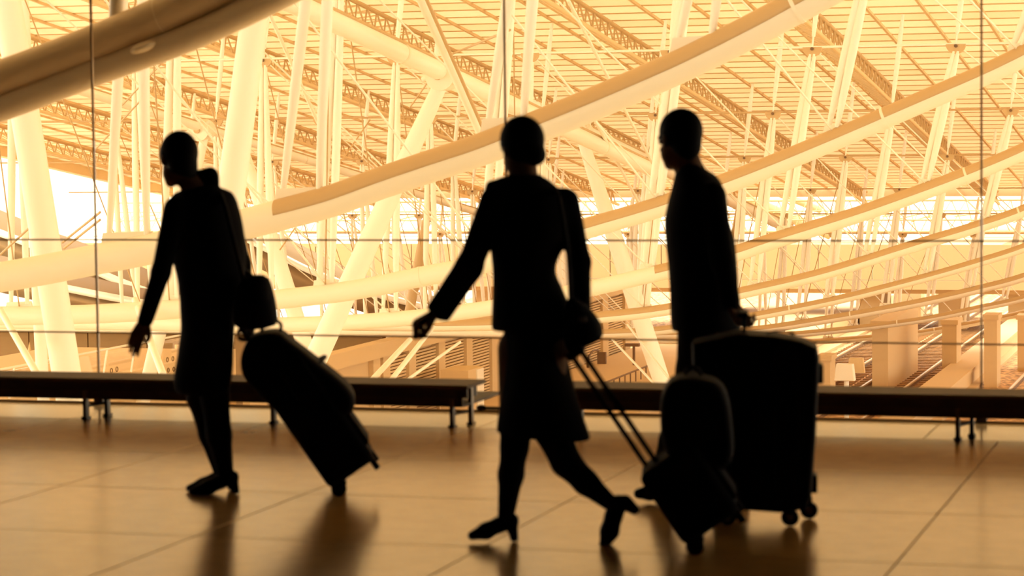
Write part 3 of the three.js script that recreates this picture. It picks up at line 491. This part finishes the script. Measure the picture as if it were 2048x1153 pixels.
const span3 = (S, extra = 0.03) => [V(Math.min(...S.map((s) => s[0] - s[3])) - extra, Math.min(...S.map((s) => s[1])) - extra, Math.min(...S.map((s) => s[2] - s[4])) - extra), V(Math.max(...S.map((s) => s[0] + s[3])) + extra, Math.max(...S.map((s) => s[1])) + extra, Math.max(...S.map((s) => s[2] + s[4])) + extra)];
const facing = (yaw, nod, tilt = 0) => new THREE.Quaternion().setFromEuler(new THREE.Euler(nod, yaw, tilt, 'YXZ'));
const grow = (bx, ...pts) => { const b = new THREE.Box3(bx[0].clone(), bx[1].clone()); for (const p of pts) b.expandByPoint(p); b.min.addScalar(-0.06); b.max.addScalar(0.06); return [b.min, b.max]; };

// ------------ woman at the left
{
  const F = frame(440, 990), at = F.at, P = standing('person', 'person in a dark coat and skirt walking left with shoulder bag and trolley', 'person', F);
  const hc = at(354, 321), hq = facing(-2.6, 0.2, 0.15);
  const neck = cone(at(372, 350), at(396, 392), 0.05, 0.06);
  const S = sections(F, [[372, 384, 432, 0.06], [384, 352, 462, 0.12], [402, 334, 474, 0.165], [440, 326, 484, 0.18], [480, 331, 490, 0.175], [540, 350, 492, 0.155], [580, 357, 484, 0.145], [620, 360, 474, 0.15], [660, 361, 469, 0.165], [705, 356, 468, 0.17]]);
  const nearArm = [[at(352, 418, 0.14), 0.056], [at(322, 545, 0.2), 0.043], [at(291, 640, 0.22), 0.036]], farArm = [[at(452, 412, -0.14), 0.056], [at(482, 530, -0.17), 0.045], [at(500, 630, -0.14), 0.036]];
  const coat = cut(blend(0.03, stack(S), chain(0.02, nearArm), chain(0.02, farArm), cone(at(398, 352), at(424, 352), 0.03, 0.03), cone(at(420, 345), at(424, 368), 0.022, 0.03)), [V(0, -1, 0), at(400, 704)]);
  const wrist = at(289, 643, 0.22), hand = handField(wrist, at(262, 700, 0.22).sub(wrist), V(0.4, 0, -1), 0.28, 0.95, 0.1), wrist2 = at(501, 632, -0.14), hand2 = handField(wrist2, V(0.08, -1, 0), V(-1, 0, 0.1), 0.95, 0.9, 1);
  const legs = blend(0.015, chain(0.02, [[at(425, 700), 0.085], [at(430, 800), 0.062], [at(438, 870), 0.056], [at(452, 955), 0.034]]), chain(0.02, [[at(405, 700, -0.08), 0.085], [at(402, 795, -0.1), 0.062], [at(422, 868, -0.1), 0.054], [at(444, 950, -0.11), 0.033]]));
  const bodyF = blend(0.02, legs, cone(at(410, 690), at(410, 420), 0.1, 0.1), chain(0.02, nearArm.map(([p, r]) => [p, r - 0.014])), chain(0.02, farArm.map(([p, r]) => [p, r - 0.014])), neck);
  part(P, 'body', merged(skinOf(bodyF, ...around([at(300, 650, 0.25), at(510, 960, -0.2), at(400, 360)], 0.07), 0.013), skinOf(blend(0.02, headField(hc, hq, 0.98), neck), ...around([hc], 0.155), 0.005), skinOf(blend(0.012, hand.f, cone(nearArm[1][0], wrist, 0.03, 0.024)), ...hand.box, 0.004), skinOf(blend(0.012, hand2.f, cone(farArm[1][0], wrist2, 0.03, 0.024)), ...hand2.box, 0.004)), skin);
  part(P, 'hair', skinOf(cut(blend(0.02, turned(egg(V(0, 0.030, -0.016), 0.084, 0.104, 0.102), hc, hq), turned(egg(V(0, -0.045, -0.055), 0.07, 0.075, 0.06), hc, hq)), [V(0, -1, 0.75).normalize().applyQuaternion(hq), hc.clone().add(V(0, 0.012, 0.055).applyQuaternion(hq))]), ...around([hc], 0.18), 0.006), hairM);
  part(P, 'coat', skinOf(coat, ...grow(span3(S), at(285, 645, 0.25), at(505, 640, -0.2)), 0.011), cloth);
  const K2 = sections(F, [[688, 357, 467, 0.165], [720, 353, 467, 0.165], [750, 348, 465, 0.16], [772, 347, 462, 0.155], [786, 352, 458, 0.15]]); part(P, 'skirt', skinOf(stack(K2), ...span3(K2), 0.011), clothB);
  part(P, 'stockings', skinOf(cut(blend(0.015, chain(0.02, [[at(430, 770), 0.068], [at(430, 800), 0.064], [at(438, 870), 0.058], [at(452, 955), 0.036]]), chain(0.02, [[at(402, 770, -0.1), 0.066], [at(402, 795, -0.1), 0.064], [at(422, 868, -0.1), 0.056], [at(444, 950, -0.11), 0.035]])), [V(0, 1, 0), at(400, 772)]), ...around([at(380, 770, 0.1), at(480, 965, -0.2)], 0.06), 0.01), stocking);
  part(P, 'shoe', skinOf(shoeField(F, [386, 985], [414, 977], [442, 964], [464, 955], [473, 990], 0), ...around([at(380, 990), at(485, 945)], 0.06), 0.006), shoeM);
  part(P, 'shoe', skinOf(shoeField(F, [380, 978], [406, 971], [434, 958], [456, 948], [465, 984], -0.12), ...around([at(372, 985, -0.12), at(480, 940, -0.12)], 0.06), 0.006), shoeM);
  // shoulder bag
  const B = standing('shoulder_bag', 'dark rounded shoulder bag hanging at the left woman\'s hip', 'bag', F), bs = sections(F, [[550, 500, 526, 0.03, 0.12], [557, 486, 538, 0.05, 0.12], [575, 474, 545, 0.07, 0.12], [605, 468, 552, 0.085, 0.12], [640, 466, 556, 0.085, 0.12], [652, 470, 550, 0.08, 0.12], [658, 480, 530, 0.07, 0.12]]);
  part(B, 'body', skinOf(stack(bs), ...span3(bs), 0.008), leather);
  part(B, 'strap', new THREE.TubeGeometry(new THREE.CatmullRomCurve3([at(490, 572, 0.14), at(472, 500, 0.19), at(452, 420, 0.19), at(440, 386, 0.06), at(456, 425, -0.19), at(478, 520, -0.17), at(510, 560, 0.1)]), 40, 0.011, 8), leather);
  part(B, 'zip', bar(at(496, 558, 0.13), at(534, 558, 0.13), 0.006), plastic);
  part(B, 'flap', skinOf(cut(stack(bs.map(([x, y, z, w, d]) => [x, y, z + 0.008, w * 0.9, d])), [V(0, -1, 0), at(500, 605, 0.12)]), ...span3(bs), 0.009), leather);
}
// upright cabin case tipped about its wheels; local x: thickness, y: height, z: width
function trolley(name, label, F, tip, len, thick, width, opts = {}) {
  const T = thing(name, label, 'suitcase', F.o.clone().setY(0)); T.rotation.set(0, F.turn, tip, 'YXZ'); T.userData.turned = true;
  const y0 = 0.06, x0 = -0.035, xm = x0 + thick / 2, rodX = opts.rodX ?? 0.03, gap = opts.rodGap ?? width * 0.25;
  const body = part(T, 'body', new RoundedBoxGeometry(thick, len, width, 4, 0.035).translate(xm, y0 + len / 2, 0), nylon);
  for (const s of [-1, 1]) { part(T, 'wheel', new THREE.CylinderGeometry(0.036, 0.036, 0.024, 18).rotateX(Math.PI / 2).translate(0, 0.043, s * width * 0.4), plastic); part(T, 'wheel_fork', new RoundedBoxGeometry(0.07, 0.07, 0.045, 2, 0.008).translate(0.012, 0.075, s * width * 0.4), plastic); part(T, 'foot', new RoundedBoxGeometry(0.028, 0.06, 0.03, 2, 0.006).translate(x0 + thick * 0.93, 0.045, s * width * 0.38), plastic); }
  for (const s of [-1, 1]) part(T, 'handle_rod', new THREE.CylinderGeometry(0.0105, 0.0105, opts.rod, 10).translate(rodX + s * (opts.rodSkew ?? 0), y0 + len + opts.rod / 2 - 0.02, s * gap), plastic);
  part(T, 'grip', new RoundedBoxGeometry(0.03 + 2 * (opts.rodSkew ?? 0), 0.03, gap * 2 + 0.06, 3, 0.012).translate(rodX, y0 + len + opts.rod - 0.02, 0), plastic);
  part(body, 'front_pocket', new RoundedBoxGeometry(0.03, len * 0.6, width * 0.85, 3, 0.012).translate(x0 + thick + 0.006, y0 + len * 0.45, 0), nylon);
  part(body, 'zip', new THREE.TorusGeometry(0.1, 0.004, 6, 30).scale(1, len * 3.8, 1).rotateY(Math.PI / 2).scale(1, 1, width * 3.5).translate(xm + thick * 0.2, y0 + len / 2, 0), plastic);
  part(T, 'top_handle', new THREE.TorusGeometry(0.05, 0.009, 8, 20, Math.PI).scale(1, 0.35, 1).translate(xm, y0 + len - 0.005, 0), plastic);
  return T;
}
{
  const F = frame(688, 984), at = F.at, tip = 0.585;
  trolley('trolley_case', 'dark cabin trolley case tipped behind the left woman', F, tip, 0.50, 0.25, 0.36, { rod: 0.34, rodX: 0.05 });
  const T = thing('travel_bag', 'dark soft travel bag strapped on top of the left woman\'s trolley case', 'bag', F.o.clone()); T.rotation.set(0, F.turn, tip, 'YXZ'); T.userData.turned = true;
  const inv = new THREE.Matrix4().makeRotationZ(-tip), L = (x, y) => at(x, y).applyMatrix4(inv);
  const out = [[486, 700], [505, 672], [560, 662], [585, 680], [640, 722], [695, 768], [710, 795], [700, 822], [650, 835], [600, 836], [560, 822], [520, 785], [486, 742]].map(([x, y]) => L(x, y));
  const sh = new THREE.Shape(); sh.setFromPoints(new THREE.CatmullRomCurve3(out, true).getPoints(50).slice(0, 50).map((p) => new THREE.Vector2(p.x, p.y)));
  const body = part(T, 'body', new THREE.ExtrudeGeometry(sh, { depth: 0.24, bevelEnabled: true, bevelThickness: 0.05, bevelSize: 0.03, bevelOffset: -0.03, bevelSegments: 4 }).translate(0, 0, -0.12), leather);
  part(body, 'side_pocket', new RoundedBoxGeometry(0.12, 0.16, 0.02, 2, 0.009).translate(L(600, 750).x, L(600, 750).y, 0.178), nylon);
  part(T, 'carry_handle', new THREE.TubeGeometry(new THREE.CatmullRomCurve3([L(560, 664), L(562, 650), L(548, 640), L(530, 648), L(520, 672)]), 20, 0.008, 8), plastic);
  part(T, 'strap', new THREE.TorusGeometry(0.155, 0.009, 6, 30).rotateX(Math.PI / 2).scale(0.95, 1, 1.15).translate(L(598, 750).x, L(598, 750).y, 0), plastic);
}
// ------------ woman in the middle
{
  const F = frame(1000, 1085), at = F.at, P = standing('person', 'person in a dark jacket and knee-length skirt striding left, hand raised in front', 'person', F);
  const hc = at(1040, 297), hq = facing(-2.55, 0.05, 0), neck = cone(at(1044, 325), at(1050, 378), 0.054, 0.062);
  const S = sections(F, [[349, 1014, 1080, 0.07], [362, 992, 1100, 0.10], [378, 978, 1118, 0.14], [398, 974, 1142, 0.165], [432, 972, 1152, 0.175], [470, 976, 1145, 0.165], [512, 982, 1120, 0.15], [545, 985, 1112, 0.14], [575, 985, 1124, 0.15], [610, 984, 1138, 0.165], [640, 983, 1147, 0.175], [662, 983, 1151, 0.18]]);
  const nearArm = [[at(990, 402, 0.03), 0.06], [at(938, 535, 0.1), 0.05], [at(882, 620, 0.14), 0.041]], farArm = [[at(1130, 405, 0.04), 0.058], [at(1160, 525, 0.06), 0.043], [at(1165, 650, 0.1), 0.035]];
  const fd = at(882, 620, 0.14).sub(at(938, 535, 0.1)).normalize();
  const coat = blend(0.025, cut(stack(S), [V(0, -1, 0), at(1000, 661)]), chain(0.02, nearArm), cut(cone(nearArm[1][0], at(868, 638, 0.14), 0.05, 0.05), [fd, at(874, 629, 0.14)]), chain(0.02, farArm), cone(at(982, 372), at(1000, 372), 0.022, 0.03));
  const wrist = at(870, 628, 0.14), hand = handField(wrist, at(826, 652, 0.15).sub(wrist), V(0.15, -1, -0.2), 1.6, 1.05, 0.5), wrist2 = at(1163, 655, 0.1), hand2 = handField(wrist2, at(1155, 720, 0.1).sub(wrist2), V(-1, -0.1, 0.1), 0.9, 0.95, 0.9);
  const front = [[at(1040, 700), 0.09], [at(1034, 845), 0.07], [at(1029, 895), 0.054], [at(1022, 950), 0.049], [at(1011, 1040), 0.03]], rear = [[at(1085, 700, 0.06), 0.095], [at(1102, 855, 0.08), 0.074], [at(1132, 925, 0.09), 0.057], [at(1172, 966, 0.09), 0.048], [at(1216, 1003, 0.09), 0.033]];
  const bodyF = blend(0.02, chain(0.02, front), chain(0.02, rear), cone(at(1060, 690), at(1055, 420), 0.1, 0.1), chain(0.02, nearArm.map(([p, r]) => [p, r - 0.014])), chain(0.02, farArm.map(([p, r]) => [p, r - 0.012])), neck);
  part(P, 'body', merged(skinOf(bodyF, ...around([at(870, 640, 0.2), at(1225, 1045, -0.15), at(1040, 340)], 0.07), 0.013), skinOf(blend(0.02, headField(hc, hq, 0.95), neck), ...around([hc], 0.15), 0.005), skinOf(blend(0.012, hand.f, cone(nearArm[2][0], wrist, 0.026, 0.024)), ...hand.box, 0.004), skinOf(blend(0.012, hand2.f, cone(farArm[2][0], wrist2, 0.026, 0.023)), ...hand2.box, 0.004)), skin);
  part(P, 'hair', skinOf(cut(blend(0.02, turned(egg(V(0, 0.032, -0.018), 0.085, 0.099, 0.1), hc, hq), turned(egg(V(-0.01, -0.03, -0.085), 0.05, 0.045, 0.04), hc, hq)), [V(0, -1, 0.8).normalize().applyQuaternion(hq), hc.clone().add(V(0, 0.01, 0.05).applyQuaternion(hq))]), ...around([hc], 0.17), 0.006), hairM);
  part(P, 'jacket', skinOf(coat, ...grow(span3(S), at(862, 650, 0.2), at(1190, 660, 0.1)), 0.011), cloth);
  const K2 = sections(F, [[645, 1008, 1134, 0.165], [700, 1009, 1133, 0.175], [740, 1007, 1141, 0.18], [790, 1001, 1153, 0.185], [840, 995, 1168, 0.19], [882, 991, 1182, 0.195]]); part(P, 'skirt', skinOf(cut(stack(K2), [V(-0.09, -1, 0).normalize(), at(1085, 872)]), ...span3(K2), 0.011), clothB);
  part(P, 'stockings', skinOf(cut(blend(0.015, chain(0.02, front.map(([p, r]) => [p, r + 0.002])), chain(0.02, rear.map(([p, r]) => [p, r + 0.002]))), [V(0, 1, 0), at(1050, 850)]), ...around([at(990, 850, 0.2), at(1230, 1050, -0.1)], 0.06), 0.01), stocking);
  part(P, 'shoe', skinOf(shoeField(F, [945, 1072], [972, 1063], [1000, 1050], [1022, 1042], [1029, 1082], 0), ...around([at(935, 1085), at(1045, 1030)], 0.06), 0.006), shoeM);
  part(P, 'shoe', skinOf(blend(0.008, shoeField(F, [1209, 1090], [1219, 1064], [1228, 1030], [1236, 1008], [1258, 1008], 0.09, 1.12, false), cone(at(1250, 1006, 0.09), at(1268, 1020, 0.09), 0.032, 0.022)), ...around([at(1195, 1105, 0.09), at(1285, 985, 0.09)], 0.06), 0.006), shoeM);
  const B = standing('handbag', 'dark handbag tucked under the middle woman\'s arm', 'bag', F), bs = sections(F, [[596, 1136, 1152, 0.04, 0.15], [612, 1130, 1176, 0.06, 0.15], [640, 1126, 1198, 0.07, 0.15], [660, 1126, 1206, 0.07, 0.15], [680, 1128, 1200, 0.07, 0.15], [704, 1132, 1156, 0.05, 0.15]]);
  part(B, 'body', skinOf(stack(bs), ...span3(bs), 0.008), leather);
  part(B, 'strap', new THREE.TubeGeometry(new THREE.CatmullRomCurve3([at(1142, 612, 0.17), at(1135, 500, 0.2), at(1118, 400, 0.17), at(1112, 380, 0.02), at(1125, 430, -0.16), at(1150, 560, -0.12), at(1172, 625, 0.1)]), 40, 0.009, 8), leather);
  part(B, 'clasp', new RoundedBoxGeometry(0.03, 0.02, 0.012, 2, 0.004).translate(at(1165, 640, 0.225).x, at(1165, 640, 0.225).y, 0.222), chrome);
}
{
  const F = frame(1402, 1098), at = F.at, tip = 0.585, inv = new THREE.Matrix4().makeRotationZ(-tip), L = (x, y) => at(x, y).applyMatrix4(inv);
  const top = L(1162, 712), sh = L(1298, 930);
  trolley('trolley_case', 'dark trolley case with long pull rods behind the middle woman', F, tip, sh.y - 0.06, 0.26, 0.36, { rod: top.y - sh.y + 0.04, rodX: (top.x + sh.x) / 2, rodGap: 0.04, rodSkew: 0.024 });
  const T = thing('soft_bag', 'dark soft bag riding on the middle woman\'s trolley case', 'bag', F.o.clone()); T.rotation.set(0, F.turn, tip, 'YXZ'); T.userData.turned = true;
  const out = [[1325, 785], [1345, 757], [1400, 752], [1445, 770], [1465, 850], [1460, 920], [1400, 945], [1348, 925], [1325, 870], [1321, 820]].map(([x, y]) => L(x, y)), s2 = new THREE.Shape();
  s2.setFromPoints(new THREE.CatmullRomCurve3(out, true).getPoints(40).slice(0, 40).map((p) => new THREE.Vector2(p.x, p.y)));
  const body = part(T, 'body', new THREE.ExtrudeGeometry(s2, { depth: 0.2, bevelEnabled: true, bevelThickness: 0.05, bevelSize: 0.03, bevelOffset: -0.03, bevelSegments: 4 }).translate(0, 0, -0.1), leather);
  part(body, 'front_pocket', new RoundedBoxGeometry(0.12, 0.12, 0.02, 2, 0.008).translate(L(1390, 850).x, L(1390, 850).y, 0.155), nylon);
  part(T, 'carry_handle', new THREE.TubeGeometry(new THREE.CatmullRomCurve3([L(1370, 756), L(1375, 738), L(1395, 738), L(1405, 762)]), 20, 0.008, 8), plastic);
}
// ------------ man at the right
{
  const F = frame(1360, 1003), at = F.at, P = standing('person', 'person in a dark suit walking left beside the large upright suitcase', 'person', F);
  const hc = at(1357, 282), hq = facing(-2.45, 0.08, 0.06), neck = cone(at(1368, 310), at(1386, 362), 0.06, 0.068);
  const S = sections(F, [[328, 1362, 1398, 0.07], [340, 1354, 1414, 0.10], [352, 1349, 1432, 0.13], [368, 1345, 1444, 0.17], [400, 1337, 1451, 0.2], [440, 1329, 1458, 0.2], [480, 1331, 1469, 0.19], [540, 1337, 1475, 0.175], [600, 1340, 1477, 0.175], [640, 1341, 1479, 0.18], [662, 1343, 1480, 0.18]]);
  const nearArm = [[at(1424, 392, 0.17), 0.062], [at(1444, 520, 0.22), 0.052], [at(1462, 606, 0.2), 0.041]], farArm = [[at(1372, 398, -0.17), 0.062], [at(1366, 520, -0.2), 0.05], [at(1376, 630, -0.18), 0.04]];
  const coat = cut(blend(0.025, stack(S), chain(0.02, nearArm), chain(0.02, farArm)), [V(0, -1, 0), at(1400, 661)]);
  const wrist = at(1463, 606, 0.2), hand = handField(wrist, at(1480, 632, 0.2).sub(wrist), V(0.6, -0.8, 0.1), 0.9, 1, 0.9), wrist2 = at(1376, 633, -0.18), hand2 = handField(wrist2, V(0.02, -1, 0), V(0.3, 0, 1), 0.5, 1.02, 0.4);
  const front = [[at(1402, 650, 0.02), 0.105], [at(1385, 740, 0.04), 0.072], [at(1368, 815, 0.05), 0.062], [at(1345, 880, 0.05), 0.058], [at(1320, 962, 0.05), 0.048]], rear = [[at(1435, 650, -0.06), 0.105], [at(1445, 810, -0.09), 0.07], [at(1478, 968, -0.1), 0.05]];
  const trousers = blend(0.02, chain(0.02, front), chain(0.02, rear));
  const bodyF = blend(0.02, chain(0.02, front.map(([p, r]) => [p, r - 0.012])), chain(0.02, rear.map(([p, r]) => [p, r - 0.012])), cone(at(1410, 650), at(1395, 420), 0.11, 0.11), chain(0.02, nearArm.map(([p, r]) => [p, r - 0.014])), chain(0.02, farArm.map(([p, r]) => [p, r - 0.014])), neck);
  part(P, 'body', merged(skinOf(bodyF, ...around([at(1310, 975, 0.25), at(1490, 975, -0.25), at(1380, 340)], 0.07), 0.013), skinOf(blend(0.02, headField(hc, hq, 1.06, false), neck), ...around([hc], 0.165), 0.005), skinOf(blend(0.012, hand.f, cone(nearArm[2][0], wrist, 0.03, 0.027)), ...hand.box, 0.004), skinOf(blend(0.012, hand2.f, cone(farArm[2][0], wrist2, 0.03, 0.027)), ...hand2.box, 0.004)), skin);
  part(P, 'hair', skinOf(cut(blend(0.02, turned(egg(V(0, 0.04, -0.018), 0.089, 0.103, 0.108), hc, hq), turned(egg(V(0, -0.03, -0.06), 0.066, 0.06, 0.055), hc, hq)), [V(0, -1, 0.9).normalize().applyQuaternion(hq), hc.clone().add(V(0, 0.03, 0.06).applyQuaternion(hq))]), ...around([hc], 0.18), 0.006), hairM);
  part(P, 'jacket', skinOf(coat, ...grow(span3(S), at(1480, 630, 0.25), at(1370, 640, -0.25)), 0.011), cloth);
  part(P, 'trousers', skinOf(trousers, ...around([at(1310, 975, 0.15), at(1490, 975, -0.2), at(1400, 600)], 0.09), 0.012), clothB);
  part(P, 'collar', skinOf(cone(at(1372, 342), at(1386, 344), 0.05, 0.055), ...around([at(1372, 342), at(1386, 344)], 0.09), 0.008), cloth);
  part(P, 'shoe', skinOf(cut(blend(0.012, cone(at(1278, 988, 0.05), at(1300, 986, 0.05), 0.024, 0.036), cone(at(1300, 986, 0.05), at(1328, 978, 0.05), 0.036, 0.04)), [V(0, -1, 0), V(0, 0.003, 0)]), ...around([at(1265, 1003, 0.05), at(1340, 960, 0.05)], 0.06), 0.006), shoeM);
  part(P, 'shoe', skinOf(cut(blend(0.012, cone(at(1428, 992, -0.1), at(1450, 985, -0.1), 0.024, 0.036), cone(at(1450, 985, -0.1), at(1482, 972, -0.1), 0.036, 0.04)), [V(0, -1, 0), V(0, 0.003, 0)]), ...around([at(1420, 1003, -0.1), at(1495, 955, -0.1)], 0.06), 0.006), shoeM);
}
{ // large upright suitcase
  const F = frame(1560, 1046), at = F.at, o = standing('large_suitcase', 'very large dark upright suitcase on wheels at the right', 'suitcase', F), x0 = at(1392, 850).x, x1 = at(1634, 850).x, y1 = at(1560, 668).y, w = x1 - x0, h = y1 - 0.075;
  const sh = new THREE.Shape(), pts = [[x0, 0.085], [x0 - 0.01, y1 - 0.03], [at(1478, 663).x, at(1478, 663).y], [at(1550, 668).x, at(1550, 668).y], [at(1605, 679).x, at(1605, 679).y], [at(1634, 692).x, at(1634, 692).y], [at(1638, 712).x, at(1638, 712).y], [at(1631, 870).x, at(1631, 870).y], [at(1622, 985).x, at(1622, 985).y], [at(1612, 1012).x, 0.075], [at(1560, 1010).x, 0.06]];
  pts.forEach(([x, y], i) => (i ? sh.lineTo(x, y) : sh.moveTo(x, y)));
  const body = part(o, 'body', new THREE.ExtrudeGeometry(sh, { depth: 0.24, bevelEnabled: true, bevelThickness: 0.03, bevelSize: 0.02, bevelOffset: -0.02, bevelSegments: 4 }).translate(0, 0, -0.12), plastic);
  for (let i = 1; i < 6; i++) part(body, 'shell_rib', new RoundedBoxGeometry(0.018, h * 0.8, 0.012, 2, 0.005).translate(x0 + w * i / 6, 0.08 + h * 0.5, 0.152), plastic);
  for (const [px, py] of [[1618, 1022], [1580, 1034], [1440, 1024], [1455, 1036]]) { const near = py > 1030, z = near ? 0.1 : -0.1, p = at(px, py, z), wl = part(o, 'wheel', new THREE.TorusGeometry(0.024, 0.014, 10, 20).translate(p.x, 0.038, z), plastic); part(wl, 'hub', new THREE.CylinderGeometry(0.02, 0.02, 0.022, 14).rotateX(Math.PI / 2).translate(p.x, 0.038, z), chrome); part(o, 'wheel_fork', new RoundedBoxGeometry(0.04, 0.05, 0.05, 2, 0.008).translate(p.x - 0.006, 0.075, z), plastic); }
  for (const [a, b] of [[728, 766], [948, 984]]) part(o, 'corner_foot', new RoundedBoxGeometry(0.035, at(1640, a).y - at(1640, b).y, 0.12, 3, 0.008).translate(at(a < 800 ? 1638 : 1626, a).x, (at(1640, a).y + at(1640, b).y) / 2, 0), plastic);
  for (const s of [-1, 1]) part(o, 'handle_rod', bar(at(1488, 668, s * 0.06), at(1489, 632, s * 0.06), 0.009), plastic);
  part(o, 'grip', new RoundedBoxGeometry(0.045, 0.022, 0.17, 3, 0.009).translate(at(1486, 628).x, at(1486, 628).y, 0), plastic);
  part(o, 'top_handle', new THREE.TorusGeometry(0.055, 0.01, 8, 20, Math.PI).scale(1, 0.3, 1).translate(at(1560, 669).x, at(1560, 670).y, 0), plastic);
}
scene.traverse((o) => { if (o.isMesh) { o.castShadow = true; o.receiveShadow = true; } });
renderer.render(scene, camera);
